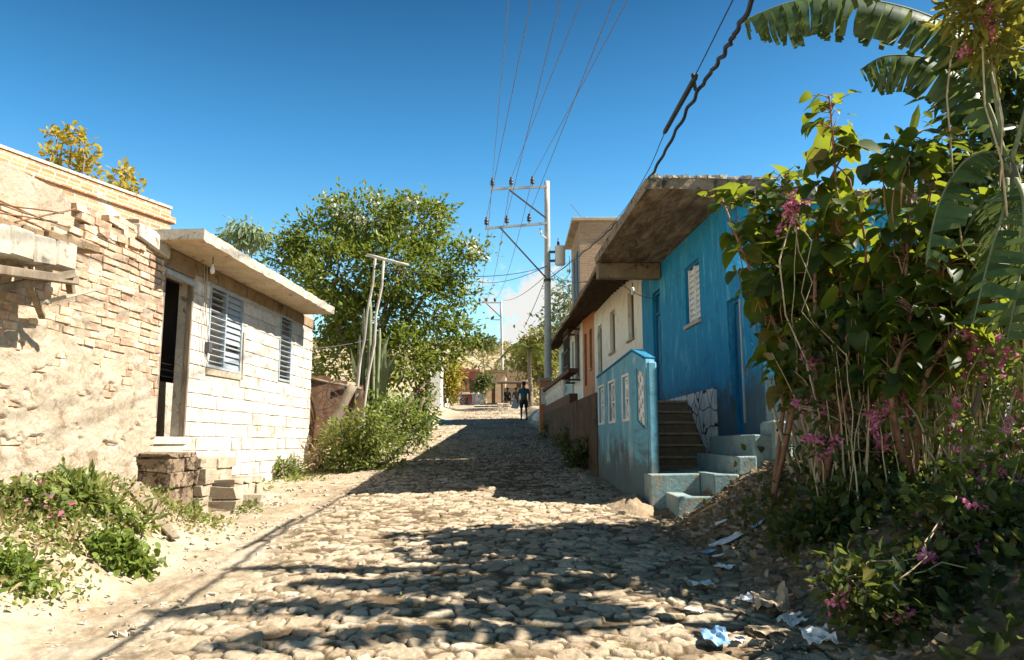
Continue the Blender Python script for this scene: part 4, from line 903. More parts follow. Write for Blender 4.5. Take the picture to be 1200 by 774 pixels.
# ================================================================== utility poles and wires
def pole(label, Y, xb, ybase, xt, ytop, scale=1, full=True):
    b = at(xb, ybase, Y); tp = at(xt, ytop, Y); b.z = g(b.x, b.y)-.2
    t = thing('utility_pole', label, 'pole', (b.x, b.y, b.z), 0)
    m = MB(); n = 8; m.tube([b.lerp(tp, i/n) for i in range(n+1)], [.17-.055*i/n for i in range(n+1)], 14); m.build('shaft', mottled('grey_pole', (.34, .32, .28), (.48, .46, .42), 3, .85, .3, .01), t, True)
    return t, b, tp
tP, pb, pt = pole('tall grey utility pole carrying two crossarms and a transformer', 33.1, 642.5, 496, 641, 213)
INS = {}
def arms():
    Y = 33.0
    for key, (x0, y0, x1, y1), ins, (bx, by, cx, cy) in [('up', (574, 222, 641, 219), [(577, 221), (599, 220), (624, 219)], (597, 222, 640, 256)), ('low', (568, 268, 641, 262), [(570, 267), (594, 265), (620, 263)], (586, 266, 640, 326))]:
        m = MB(); m.beam(at(x0, y0, Y-.15), at(x1, y1, Y-.15), .10, .10); m.build('crossarm', M['steel'], tP, True)
        m = MB(); m.beam(at(bx, by+1, Y-.22), at(cx, cy, Y-.2), .06, .06); m.build('brace', M['darksteel'], tP, True)
        INS[key] = []
        for (ix, iy) in ins:
            p = at(ix, iy-1, Y-.15); m = MB(); m.lathe(p, [(.02, 0), (.02, .08), (.09, .1), (.10, .17), (.06, .19), (.10, .23), (.09, .30), (.05, .33), (.055, .42), (.02, .44)], 10); m.build('insulator', M['glazed'], tP, True); INS[key].append(p+Vector((0, 0, .40)))
    c = at(656.5, 311, 33.0)
    m = MB(); m.lathe(c, [(.20, 0), (.23, .03), (.23, .78), (.25, .79), (.25, .84), (.1, .86)], 18); tr = m.build('transformer', M['white'], tP, True)
    m = MB(); m.lathe(c+Vector((-.08, 0, .86)), [(.05, 0), (.07, .05), (.05, .1), (.07, .15), (.03, .22), (.02, .36)], 8); m.build('bushing', M['glazed'], tr).location = -tP.location
    m = MB(); m.beam(c+Vector((-.23, 0, .6)), c+Vector((-.48, .05, .6)), .08, .1); m.beam(c+Vector((-.23, 0, .2)), c+Vector((-.48, .05, .2)), .08, .1); m.build('bracket', M['darksteel'], tP, True)
    m = MB(); a = at(634, 275, 32.9); m.tube([a, at(640, 280, 32.95)], .03, 6); m.tube([a, at(633, 268, 32.9)], .05, 8); m.build('fuse_cutout', M['white'], tP, True)
    m = MB(); m.tube([at(667, 300, 33), at(668, 320, 33), at(660, 330, 33), at(645, 326, 33)], .012, 5); m.build('lead_wire', M['rubber'], tP, True)
    m = MB(); m.lathe(Vector((pb.x, pb.y, at(642, 330, 33).z)), [(.165, 0), (.165, .12)], 14); m.build('band', M['darksteel'], tP, True)
arms()
def wire(label, pts, r, mat, group, n=40, sag=0, name='wire', cat='wire', wob=0):
    m = MB(); P = [Vector(p) for p in pts]; out = []
    for i in range(len(P)-1):
        for k in range(n): s = k/n; out.append(P[i].lerp(P[i+1], s)+Vector((wob*math.sin((i*n+k)*.9), 0, -sag*4*s*(1-s)+wob*math.cos((i*n+k)*.7))))
    out.append(P[-1]); m.tube(out, r, 5); return tag(m.build(name, M[mat]), label, cat, group)
names = ['leftmost', 'middle', 'rightmost']
for key, tops, Yt in (('up', (596, 682, 737), 15.5), ('low', (623, 657, 720), 13.5)):
    for k, x in enumerate(tops):
        a = INS[key][k]; q = at(x, -2, Yt); e = q+(q-a)*.9
        wire('%s overhead wire from the %s crossarm of the transformer pole' % (names[k], 'upper' if key == 'up' else 'lower'), [a, q, e], .011, 'cable', 'overhead power wires', 12)
A = at(646, 325, 33)
cab = [A, at(690, 291, 22)+Vector((0, 0, 0)), at(728, 255, 15), at(762, 208, 11.6), at(812, 118, 8.3), at(850, 60, 6.6), at(886, -6, 5.3)]
e = cab[-1]+(cab[-1]-cab[-2])*4.0
def smooth(P, n=10):
    out = []; P = [P[0]]+P+[P[-1]]
    for i in range(1, len(P)-2):
        for k in range(n):
            t = k/n; out.append(.5*((2*P[i])+(P[i+1]-P[i-1])*t+(2*P[i-1]-5*P[i]+4*P[i+1]-P[i+2])*t*t+(3*P[i]-P[i-1]-3*P[i+1]+P[i+2])*t**3))
    out.append(P[-2]); return out
wire('thick twisted black cable running along the street past the concrete roof', smooth(cab+[e]), .022, 'rubber', None, 3, name='cable', cat='cable', wob=.011)
c2 = [A+Vector((0, 0, .1)), at(688, 290, 22), at(725, 254, 15), at(757, 205, 11.6), at(780, 154, 9.3), at(817, 84, 7.4), at(862, -6, 5.6)]
wire('thin black cable running above the thick twisted one', smooth(c2+[c2[-1]+(c2[-1]-c2[-2])*3]), .006, 'rubber', None, 3, name='cable', cat='cable')
m = MB(); a_, b_ = at(778, 157, 9.3), at(817, 87, 7.45); m.tube([a_, a_.lerp(b_, .05), a_.lerp(b_, .95), b_], [.012, .03, .03, .012], 8)
tag(m.build('cable_splice', M['rubber']), 'black splice sleeve clamped on the thin overhead cable', 'splice')
m = MB(); m.tube([at(812, 88, 7.5), at(815, 105, 7.9)], .022, 6); tag(m.build('cable_tie', M['rubber']), 'short strap tying the thin cable to the thick one', 'strap')
tS, sb, stp = pole('slender distant utility pole with crossarms at the street end', 84, 590, 470, 587, 353)
mm_ = MB(); mm_.beam(at(561, 355, 83.8), at(588, 355, 83.8), .12, .12); mm_.build('crossarm', M['steel'], tS, True)
mm_ = MB(); mm_.beam(at(578, 375, 83.8), at(588, 375, 83.8), .12, .12); mm_.build('crossarm', M['steel'], tS, True)
mm_ = MB(); mm_.beam(at(570, 356, 83.8), at(587, 372, 83.8), .09, .09); mm_.build('brace', M['darksteel'], tS, True)
for x in (562, 570, 580): mm_ = MB(); mm_.lathe(at(x, 354, 83.8), [(.05, 0), (.14, .1), (.14, .35), (.05, .45)], 8); mm_.build('insulator', M['glazed'], tS, True)
for k, (x, lab) in enumerate([(562, 'leftmost'), (570, 'middle'), (580, 'rightmost')]):
    wire('%s overhead wire between the two utility poles' % lab, [INS['up'][k], at(x, 351, 83.8)], .016, 'cable', 'wires between the poles', 24, 1.2)
for (x1, y1, Y1, lab, r) in [(440, 312, 17.3, 'service wire from the transformer pole to the T-shaped post', .014), (556, 330, 50, 'service wire sloping left from the transformer pole', .016), (590, 352, 70, 'low service wire from the transformer pole up the street', .016), (614, 384, 42, 'guy wire dropping left from the transformer pole', .016), (700, 326, 17, 'service wire from the transformer pole to the roof eave', .010)]:
    wire(lab, [at(641, 312 if y1 < 340 else 322, 33), at(x1, y1, Y1)], r, 'rubber', 'service wires', 20, .35 if y1 < 360 else .1)
wire('thin wire strung from the block house past the T-shaped post', [at(300, 312, 14), at(430, 313, 17.3)], .006, 'rubber', 'service wires', 14, .08)
wire('thin wire looping across the cream wall to the blue door', [at(722, 326, 19), at(766, 350, 16.6)], .009, 'rubber', 'service wires', 14, .12)
wire('thin wire strung low beside the block house corner', [at(360, 409, 16.2), at(432, 398, 18)], .006, 'cable', 'service wires', 14, .04)
# ================================================================== people
def skinned(name, J, E, mat, parent, levels=1):
    me = bpy.data.meshes.new(name); keys = list(J); me.from_pydata([J[k][0] for k in keys], [], [])
    me = bpy.data.meshes.new(name); me.from_pydata([J[k][0] for k in keys], [(keys.index(a), keys.index(b)) for a, b in E], []); me.materials.append(mat)
    o = link(bpy.data.objects.new(name, me), parent); md = o.modifiers.new('skin', 'SKIN')
    for i, k in enumerate(keys): r = J[k][1]; me.skin_vertices[0].data[i].radius = r if isinstance(r, tuple) else (r, r); me.skin_vertices[0].data[i].use_root = (i == 0)
    md.use_smooth_shade = True; s = o.modifiers.new('sub', 'SUBSURF'); s.levels = levels; s.render_levels = levels; return o
def hand(J, E, wrist, key, d, side):
    d = Vector(d).normalized(); s = Vector(side); w = Vector(wrist)
    J[key+'palm'] = (tuple(w+d*.06), .028); E.append((key, key+'palm'))
    for i, (o, L) in enumerate([(-.024, .06), (-.008, .07), (.008, .066), (.023, .052)]):
        a = w+d*.09+s*o; b = a+d*L*.5; c = b+d*L*.4+Vector((0, -.012, 0))
        J[key+'f%da' % i] = (tuple(a), .0095); J[key+'f%db' % i] = (tuple(b), .0085); J[key+'f%dc' % i] = (tuple(c), .007); E += [(key+'palm', key+'f%da' % i), (key+'f%da' % i, key+'f%db' % i), (key+'f%db' % i, key+'f%dc' % i)]
    a = w+d*.045-s*.034; b = a+d*.03-s*.014
    J[key+'ta'] = (tuple(a), .011); J[key+'tb'] = (tuple(b), .009); E += [(key+'palm', key+'ta'), (key+'ta', key+'tb')]
def walker():
    b = Vector((.55, 35.4, 0)); b.z = g(b.x, b.y)+.03
    t = thing('person', 'person in dark shorts and turquoise shouldered shirt walking up the street', 'person', b, .12)
    J = dict(pelvis=((0, 0, .94), (.14, .11)), waist=((0, .01, 1.10), (.13, .10)), chest=((0, .02, 1.30), (.165, .115)), neckb=((0, .03, 1.45), (.09, .08)), neck=((0, .04, 1.52), .052), jaw=((0, .055, 1.58), .068), head=((0, .05, 1.66), (.082, .095)), crown=((0, .045, 1.73), .062),
             shl=((-.19, .02, 1.40), .062), ell=((-.27, -.02, 1.13), .042), wrl=((-.29, .05, .90), .029), shr=((.19, .02, 1.40), .062), elr=((.25, .0, 1.13), .042), wrr=((.26, .09, .90), .029),
             hl=((-.10, 0, .88), .092), kl=((-.11, .10, .49), .056), cl=((-.115, .06, .32), .054), al=((-.12, .02, .09), .036), tl=((-.125, .16, .035), .034),
             hr=((.10, 0, .88), .092), kr=((.10, .03, .49), .056), cr=((.10, -.10, .34), .054), ar=((.10, -.20, .13), .036), tr=((.105, -.09, .04), .034))
    E = [('pelvis', 'waist'), ('waist', 'chest'), ('chest', 'neckb'), ('neckb', 'neck'), ('neck', 'jaw'), ('jaw', 'head'), ('head', 'crown'), ('chest', 'shl'), ('shl', 'ell'), ('ell', 'wrl'), ('chest', 'shr'), ('shr', 'elr'), ('elr', 'wrr'), ('pelvis', 'hl'), ('hl', 'kl'), ('kl', 'cl'), ('cl', 'al'), ('al', 'tl'), ('pelvis', 'hr'), ('hr', 'kr'), ('kr', 'cr'), ('cr', 'ar'), ('ar', 'tr')]
    hand(J, E, J['wrl'][0], 'wrl', (0, .15, -1), (0, 1, 0)); hand(J, E, J['wrr'][0], 'wrr', (0, .2, -1), (0, 1, 0))
    skinned('body', J, E, M['skin'], t)
    m = MB(); m.lathe((0, .04, 1.62), [(.085, 0), (.098, .04), (.094, .10), (.06, .145), (.01, .16)], 14); m.build('hair', M['hair'], t)
    for s in (-1, 1): m = MB(); m.obox((s*.088, .05, 1.645), (.01, 0, 0), (0, .02, 0), (0, 0, .032)); m.build('ear', M['skin'], t, bevel=.008)
    J2 = dict(a=((0, 0, .90), (.16, .13)), b=((0, .01, 1.10), (.152, .122)), c=((0, .02, 1.26), (.185, .135)), l=((-.19, .02, 1.385), .085), l2=((-.245, -.0, 1.20), .068), r=((.19, .02, 1.385), .085), r2=((.235, .0, 1.20), .068))
    skinned('shirt', J2, [('a', 'b'), ('b', 'c'), ('c', 'l'), ('l', 'l2'), ('c', 'r'), ('r', 'r2')], M['darkshirt'], t)
    J3 = dict(c=((0, .02, 1.36), (.165, .125)), n=((0, .03, 1.45), (.10, .09)), l=((-.16, .02, 1.41), .085), r=((.16, .02, 1.41), .085))
    skinned('yoke', J3, [('c', 'n'), ('c', 'l'), ('c', 'r')], M['cyan'], t)
    J4 = dict(w=((0, 0, .97), (.158, .13)), h=((0, 0, .90), (.16, .13)), l=((-.10, .02, .82), .112), l2=((-.112, .09, .52), .088), r=((.10, .01, .82), .112), r2=((.102, .03, .52), .088))
    skinned('shorts', J4, [('w', 'h'), ('h', 'l'), ('l', 'l2'), ('h', 'r'), ('r', 'r2')], M['blackcloth'], t)
    for (p, q) in (((-.12, -.02, .035), (-.126, .2, .02)), ((.10, -.24, .10), (.105, -.04, .02))): m = MB(); m.beam(p, q, .09, .04); m.build('shoe', M['rubber'], t, bevel=.015)
    w = Vector((-.29, .05, .80)); m = MB(); m.obox((0, 0, 0), (.17, .05, 0), (-.004, .012, 0), (.06, 0, .22)); o = m.build('folder', M['white'], None, bevel=.006)
    rot = Matrix.Rotation(.12, 4, 'Z'); p = rot @ Vector((-.36, .07, .74)); o.location = b+p; o.rotation_euler = (0, .12, .12); tag(o, 'pale flat folder held in the left hand of the walking person', 'folder')
walker()
def seated(label, pos, rz, shirt):
    t = thing('person', label, 'person', pos, rz, None)
    J = dict(pelvis=((0, 0, .48), (.14, .12)), waist=((0, .0, .64), (.13, .10)), chest=((0, .05, .84), (.16, .115)), neckb=((0, .08, .98), (.08, .07)), neck=((0, .10, 1.05), .052), jaw=((0, .13, 1.10), .066), head=((0, .12, 1.18), (.082, .095)), crown=((0, .11, 1.25), .06),
             shl=((-.18, .06, .93), .06), ell=((-.24, .12, .68), .042), wrl=((-.15, .34, .60), .03), shr=((.18, .06, .93), .06), elr=((.24, .12, .68), .042), wrr=((.15, .34, .60), .03),
             hl=((-.10, .05, .47), .09), kl=((-.13, .46, .49), .058), al=((-.13, .44, .09), .038), tl=((-.13, .58, .035), .034), hr=((.10, .05, .47), .09), kr=((.13, .46, .49), .058), ar=((.13, .40, .09), .038), tr=((.13, .54, .035), .034))
    E = [('pelvis', 'waist'), ('waist', 'chest'), ('chest', 'neckb'), ('neckb', 'neck'), ('neck', 'jaw'), ('jaw', 'head'), ('head', 'crown'), ('chest', 'shl'), ('shl', 'ell'), ('ell', 'wrl'), ('chest', 'shr'), ('shr', 'elr'), ('elr', 'wrr'), ('pelvis', 'hl'), ('hl', 'kl'), ('kl', 'al'), ('al', 'tl'), ('pelvis', 'hr'), ('hr', 'kr'), ('kr', 'ar'), ('ar', 'tr')]
    hand(J, E, J['wrl'][0], 'wrl', (0, 1, -.2), (1, 0, 0)); hand(J, E, J['wrr'][0], 'wrr', (0, 1, -.2), (-1, 0, 0))
    skinned('body', J, E, M['skin'], t)
    m = MB(); m.lathe((0, .11, 1.15), [(.085, 0), (.096, .04), (.09, .09), (.05, .13), (.01, .14)], 12); m.build('hair', M['hair'], t)
    J2 = dict(a=((0, 0, .50), (.155, .13)), b=((0, .01, .66), (.15, .12)), c=((0, .05, .84), (.18, .13)), l=((-.18, .06, .92), .08), l2=((-.22, .10, .76), .064), r=((.18, .06, .92), .08), r2=((.22, .10, .76), .064))
    skinned('shirt', J2, [('a', 'b'), ('b', 'c'), ('c', 'l'), ('l', 'l2'), ('c', 'r'), ('r', 'r2')], M[shirt], t)
    J4 = dict(h=((0, .02, .47), (.155, .13)), l=((-.10, .10, .48), .108), l2=((-.13, .46, .50), .08), r=((.10, .10, .48), .108), r2=((.13, .46, .50), .08))
    skinned('trousers', J4, [('h', 'l'), ('l', 'l2'), ('h', 'r'), ('r', 'r2')], M['blackcloth'], t)
# ================================================================== far end of the street
def kiosk():
    Y = 52; a = at(588, 470, Y); b = at(613, 470, Y); zt = at(588, 449, Y).z
    gz = g((a.x+b.x)/2, Y)
    t = thing('roadside_stall', 'open roadside stall with a dark lean-to roof at the street end', 'stall', ((a.x+b.x)/2, Y, gz))
    for (x, y) in ((a.x, Y), (b.x, Y), (a.x, Y+2), (b.x, Y+2)): m = MB(); m.tube([(x, y, gz-.2), (x, y, zt)], .06, 7); m.build('post', M['wood'], t, True)
    m = MB(); m.obox(((a.x+b.x)/2, Y+1, zt+.12), ((b.x-a.x)/2+.3, 0, 0), (0, 1.4, .16), (0, -.005, .05)); m.build('roof', M['darkwood'], t, True)
    m = MB(); m.box(a.x+.1, b.x-.1, Y+1.9, Y+1.95, gz+.3, zt-.2); m.build('back_wall', M['plaster'], t, True)
    m = MB(); m.beam((a.x+.05, Y+.6, gz+.44), (b.x-.05, Y+.6, gz+.44), .35, .06); m.box(a.x+.2, a.x+.3, Y+.5, Y+.7, gz-.1, gz+.41); m.box(b.x-.3, b.x-.2, Y+.5, Y+.7, gz-.1, gz+.41); bench = m.build('bench', M['wood'], t, True)
    seated('seated person in dark clothes on the left of the stall bench', (a.x+.35, Y+.6, gz+.06), math.pi+.3, 'blackcloth')
    seated('seated person in a pale shirt on the right of the stall bench', (b.x-.45, Y+.6, gz+.06), math.pi-.2, 'paper' if False else 'darkshirt')
    m = MB()
    for k in range(14):
        x = random.uniform(a.x-.2, b.x+.4); y = Y-1.0+random.random()*.6; z = g(x, y); r = random.uniform(.10, .25); m.box(x-r, x+r, y-r*.7, y+r*.7, z-.1, z+r*1.1, 0, r*.3)
    o = m.build('stone_pile', M['stone'], None, bevel=.05); tag(o, 'heap of rough stones in front of the roadside stall', 'stone pile')
kiosk()
def simple_house(name, label, px0, px1, ytop, Y, depth, mat, roofmat, overhang=.4, win=(), storey=None, zbase=None):
    a, b = at(px0, ytop, Y), at(px1, ytop, Y); gz = g((a.x+b.x)/2, Y)-.3
    t = thing(name, label, 'house', (a.x, Y, gz)); w = b.x-a.x; h = a.z-gz
    hs = [(w*q[0], w*q[1], h*q[2], h*q[3]) for q in win]
    m = MB(); m.wall(0, w, 0, h, 0, .2, hs); m.box(0, .2, .2, depth, 0, h); m.box(w-.2, w, .2, depth, 0, h); m.box(.2, w-.2, depth-.2, depth, 0, h); m.build('wall', M[mat], t)
    for q in hs: m = MB(); m.box(q[0], q[1], .1, .14, q[2], q[3]); m.build('window', M['darkwood'], t)
    m = MB(); m.box(-overhang, w+overhang, -overhang, depth+overhang, h+.003, h+.22); m.build('roof', M[roofmat], t)
    return t, w, h
t_, w_, h_ = simple_house('red_house', 'two-storey red house with a balcony where the street ends', 540, 557, 436, 78, 6, 'redpaint', 'redpaint', .5, [(.15, .4, .6, .85), (.6, .85, .6, .85), (.2, .5, .05, .4)])
m = MB(); m.box(-.5, w_+.4, -1.2, -.002, h_*.46, h_*.50); bal = m.build('balcony', M['white'], t_)
m = MB(); m.box(-.5, w_+.4, -1.2, -1.12, h_*.50, h_*.64); m.build('balcony_rail', M['redpaint'], bal)
simple_house('brick_cottage', 'low brown brick cottage beside the stall at the street end', 571, 592, 437, 66, 5, 'farbrick', 'tile', .2, [(.25, .45, .1, .7)])
simple_house('hillside_house', 'flat brick shed behind the stall under the hill', 594, 622, 434, 74, 5, 'farbrick', 'concrete', .2, [(.4, .6, .2, .7)])
simple_house('pale_house', 'pale wall end of a small house left of the street end', 500, 517, 428, 44, 6, 'cream', 'concrete', .1)
def far_fence():
    a, b = at(554, 468, 70), at(567, 468, 70); gz = g(a.x, 70); t = thing('picket_fence', 'low white picket fence before the brick cottage', 'fence', (a.x, 70, gz)); n = 9
    for k in range(n): m = MB(); x = (b.x-a.x)*k/(n-1); m.box(x-.05, x+.05, 0, .03, -.1, 1.1); m.build('picket', M['white'], t)
    m = MB(); m.box(0, b.x-a.x, .031, .06, .3, .38); m.box(0, b.x-a.x, .031, .06, .85, .93); m.build('rail', M['white'], t)
far_fence()
def motorbike():
    c = at(534, 470, 58); gz = g(c.x, 58); t = thing('parked_motorbike', 'small dark motorbike parked at the left street edge', 'motorbike', (c.x, 58, gz), .3)
    for x in (-.6, .6):
        m = MB(); m.tube([(x+.28*math.cos(q), 0, .31+.28*math.sin(q)) for q in np.linspace(0, 2*math.pi, 19)], .045, 6); w = m.build('wheel', M['rubber'], t); m = MB()
        for k in range(6): q = k*math.pi/6; m.beam((x-.27*math.cos(q), 0, .31-.27*math.sin(q)), (x+.27*math.cos(q), 0, .31+.27*math.sin(q)), .015, .015)
        m.build('spokes', M['alu'], w)
    m = MB(); m.tube([(-.6, 0, .31), (-.3, 0, .62), (.35, 0, .72), (.6, 0, .31)], .05, 7); m.tube([(-.3, 0, .6), (0, 0, .35), (.3, 0, .66)], .09, 8); m.build('frame', M['darksteel'], t)
    m = MB(); m.obox((-.3, 0, .76), (.34, 0, .03), (0, .11, 0), (0, 0, .05)); m.build('seat', M['blackcloth'], t, bevel=.03); m = MB(); m.tube([(.4, -.33, .98), (.46, 0, .95), (.4, .33, .98)], .02, 6); m.build('handlebar', M['steel'], t); m = MB(); m.obox((.16, 0, .78), (.2, 0, .02), (0, .11, 0), (0, 0, .09)); m.build('fuel_tank', M['redcloth'], t, bevel=.05)
motorbike()
shrub('autumn_shrub', 'yellow and green shrub beside the pale house corner', 'shrub', 527, 470, 46, [(527, 432, 8), (532, 440, 9), (524, 445, 9), (528, 455, 10), (525, 465, 8), (534, 428, 6)], 1500, .22, leafmat('yellow_green_leaf', (.10, .14, .02), (.42, .32, .03), (.5, .42, .05), .4, .5), per=8, sig=.2)
shrub('street_shrub', 'dark shrub hanging over the brick cottage wall', 'shrub', 565, 465, 63, [(563, 448, 7), (568, 441, 7), (560, 455, 6), (570, 450, 6)], 900, .25, L_dark, per=8, sig=.22)
GT = 'trees behind the far stall'
tree('leafy_tree', 'bright olive tree standing behind the palm at the street end', 'tree', (2.6, 58, g(2.6, 58)), pxblobs([(640, 400, 20), (622, 410, 18), (655, 415, 18), (632, 430, 20), (650, 436, 16), (610, 425, 14), (665, 400, 15)], 58, 1.5), 3600, .36, L_olive, GT, per=12, sig=.42, r0=.2)
tree('leafy_tree', 'small dark tree on the hill crest left of the far pole', 'tree', (-4, 120, g(-4, 120)), pxblobs([(562, 400, 7), (552, 405, 6), (572, 404, 7)], 120), 700, .6, L_dark, GT, per=10, sig=.5, r0=.2)
tree('airy_tree', 'airy thin-leaved tree between the transformer pole and the tiled roofs', 'tree', (4.2, 46, g(4.2, 46)), pxblobs([(665, 345, 16), (655, 365, 16), (672, 358, 12), (650, 385, 14), (668, 380, 14), (660, 335, 10)], 46), 900, .3, L_grey, GT, per=7, sig=.4, r0=.1, twigs=90)
def palm():
    b = Vector((at(622, 478, 48).x, 48, 0)); b.z = g(b.x, b.y); top = at(620, 408, 48)
    t = thing('palm_tree', 'banana-like palm with arching fronds beyond the walking person', 'palm', b)
    m = MB(); m.tube(wig(b, top, 6, .02), [.20, .17, .15, .14, .13, .13, .10], 9); m.build('trunk', M['bark'], t, True)
    for k in range(17):
        az = 2*math.pi*k/17+random.uniform(-.2, .2); L = random.uniform(1.7, 2.5); up = random.uniform(.2, 1.2); d = Vector((math.cos(az), math.sin(az), 0)); P = []
        for i in range(9): s = i/8; P.append(top+d*L*s*.9+Vector((0, 0, up*L*.6*s-1.35*L*.72*s*s)))
        V, F = [], []
        side = d.cross(Vector((0, 0, 1)))
        for p_ in P: V += [p_-side*.02, p_+side*.02]
        F += [(2*i, 2*i+1, 2*i+3, 2*i+2) for i in range(8)]
        for i in range(8):
            for j in range(3):
                s = (i+j/3)/8; p = P[i].lerp(P[i+1], j/3); ln = .48*math.sin(math.pi*(s*.85+.12))
                for sg in (-1, 1):
                    q = p+side*sg*ln*.8+d*ln*.4-Vector((0, 0, ln*.45)); w = d*.075; n = len(V); V += [p-w*.6, p+w*.6, q+w*.25, q-w*.1]; F.append((n, n+1, n+2, n+3))
        npmesh('frond', [tuple(v) for v in V], F, L_palm, t, True)
palm()
def hill_scrub():
    n = 2600; x = rng.uniform(-60, 70, n); y = rng.uniform(100, 190, n); keep = fbm(x*.05, y*.05, 3) > -.06; x = x[keep]; y = y[keep]
    z = G(x, y); P = np.repeat(np.stack([x, y, z+.3], 1), 9, 0)+rng.normal(size=(len(x)*9, 3))*np.array([.7, .7, .35]); N = rng.normal(size=P.shape); N[:, 2] += .7
    V, F = leaves(P, rng.normal(size=P.shape), N, rng.uniform(.5, 1.1, len(P)), T_OVAL); o = npmesh('hillside_scrub', V, F, leafmat('hill_scrub', (.14, .13, .04), (.34, .27, .13), (.35, .3, .1), .3, .8)); o['label'] = 'dry scrub covering the hillside'; o['kind'] = 'stuff'; o['category'] = 'scrub'
hill_scrub()
m = MB()
p = at(632, 494, 31); z = g(p.x, p.y)
m.lathe((p.x, p.y, z-.02), [(.12, 0), (.24, .08), (.26, .2), (.17, .34), (.06, .42), (.09, .5)], 12)
o = m.build('rubbish_bag', M['paper']); tag(o, 'white rubbish bag dumped at the foot of the transformer pole', 'bag')
for v in o.data.vertices: v.co += Vector((random.gauss(0, .02), random.gauss(0, .02), random.gauss(0, .012)))
# ================================================================== LEFT BANK weeds
BW = [(60, 585, 8.0, [(45, 575, 26), (80, 572, 24), (25, 568, 26), (60, 590, 22)], 'leafy green weeds against the foot of the plastered wall', L_weed, None, T_OVAL),
      (30, 625, 6.9, [(15, 612, 26), (40, 622, 26), (5, 640, 26), (60, 612, 20), (30, 645, 22)], 'pink flowered weeds at the left edge of the bank', L_weed, 'pink', T_HEART),
      (30, 690, 5.9, [(15, 685, 24), (35, 690, 18), (-5, 700, 22)], 'low broad-leaved weed at the bottom left bank', L_small, None, T_OVAL),
      (135, 670, 6.9, [(120, 655, 26), (145, 650, 26), (160, 665, 18), (128, 675, 18), (105, 665, 16)], 'rounded dark green weed at the road edge of the bank', L_small, None, T_HEART),
      (110, 610, 7.6, [(100, 598, 24), (130, 605, 24), (150, 622, 18), (90, 622, 22), (70, 605, 20)], 'dry mixed weeds in the middle of the left bank', L_weed, 'dry', T_LONG),
      (165, 585, 9.3, [(160, 580, 14), (185, 586, 14), (172, 592, 12)], 'small green weed beside the stained doorstep', L_small, None, T_OVAL),
      (232, 600, 9.6, [(228, 600, 10), (215, 604, 9)], 'leafy sprout at the foot of the doorstep', L_small, None, T_OVAL),
      (322, 548, 14.6, [(318, 545, 10), (332, 548, 9), (345, 547, 8)], 'sparse weed growing along the block house base', L_weed, None, T_LONG),
      (288, 598, 10.4, [(288, 597, 8)], 'single green sprout on the dirt by the doorstep corner', L_small, None, T_OVAL)]
for px, py, Y, bl, lab, lm, kind, T in BW:
    ex = blossoms(L_pink, 14, .06, .07, .2, 16) if kind == 'pink' else None
    tt = []; off = 0
    for (x, y, r) in bl:
        p = at(x, y, Y); tt.append((p.x, p.y+random.uniform(-.1, .1), g(p.x, p.y)+min(max(p.z-g(p.x, p.y), .04), .22), r/FPX*Y*.68))
    b = at(px, py, Y); nlv = int(sum(r for _, _, r in bl)*11)
    tree('weed_plant', lab, 'weed', (b.x, b.y, g(b.x, b.y)), tt, nlv, .055 if T is not T_LONG else .12, lm, 'weeds on the left bank', r0=.012, per=7, sig=.07, T=T, shell=.2, extra=ex, twigs=25)
def groundcover(name, label, n, xr, yr, dens, mat, size, T, upm=.15, cat='grass', lay=False):
    x = rng.uniform(*xr, n); y = rng.uniform(*yr, n); k = rng.uniform(size=n) < dens(x, y); x, y = x[k], y[k]; z = G(x, y)
    P = np.stack([x, y, z+rng.uniform(0, upm, len(x))], 1); D = rng.normal(size=P.shape); D[:, 2] = D[:, 2]*.3+(.05 if lay else .9)
    N = rng.normal(size=P.shape)*(.35 if lay else 1); N[:, 2] += 1.0 if lay else .4
    V, F = leaves(P, D, N, size*rng.uniform(.5, 1.4, len(P)), T); o = npmesh(name, V, F, mat); o['label'] = label; o['kind'] = 'stuff'; o['category'] = cat; return o
def dl(x, y): return np.clip((1-ss(-3.7, -3.2, x+.6*fbm(x*1.5, y*1.5, 3)))*(1-ss(8.8, 9.6, y))*(.35+1.5*fbm(x*1.2, y*1.2, 8)), 0, 1)
groundcover('bank_grass', 'short green weeds and grass covering the left bank', 22000, (-5.0, -2.9), (4.5, 9.6), dl, L_weed, .045, T_OVAL, .10)
groundcover('dry_grass', 'dry straw coloured grass on the left bank', 9000, (-5.0, -2.7), (4.3, 9.8), lambda x, y: dl(x+.25, y)*.8, L_dry, .11, T_LONG, .05)
groundcover('street_grass', 'tiny weeds growing between the cobbles', 15000, (-3.8, 2.2), (4.2, 20), lambda x, y: np.clip(2.4*fbm(x*1.1, y*1.1, 70)-.12, 0, 1), leafmat('street_weed', (.12, .13, .03), (.26, .24, .08), (.3, .3, .08), .3, .6), .03, T_LONG, .045)
groundcover('verge_grass', 'weeds along the foot of the block house and fence', 4500, (-4.5, -3.2), (11, 24), lambda x, y: np.clip(1.5*fbm(x*1.3, y*1.3, 90)+.1-.35*ss(-3.7, -3.3, x), 0, 1), L_weed, .10, T_LONG, .05)
m = MB(); P = [at(150, 583, 8.6), at(165, 600, 8.4), at(185, 622, 8.1), at(206, 640, 7.9)]
for i in range(len(P)): P[i].z = g(P[i].x, P[i].y)+.07
for i in range(3):
    d = (P[i+1]-P[i]).normalized(); s_ = d.cross(Vector((0, 0, 1))).normalized()*(.13-.03*i); s2 = s_*(.13-.03*(i+1))/(.13-.03*i); m.add([P[i]-s_, P[i]+s_, P[i+1]+s2, P[i+1]-s2], [(0, 1, 2, 3)])
o = m.build('curved_board', M['wood']); so = o.modifiers.new('s', 'SOLIDIFY'); so.thickness = .025; tag(o, 'curved weathered board lying between bank weeds and path', 'board')
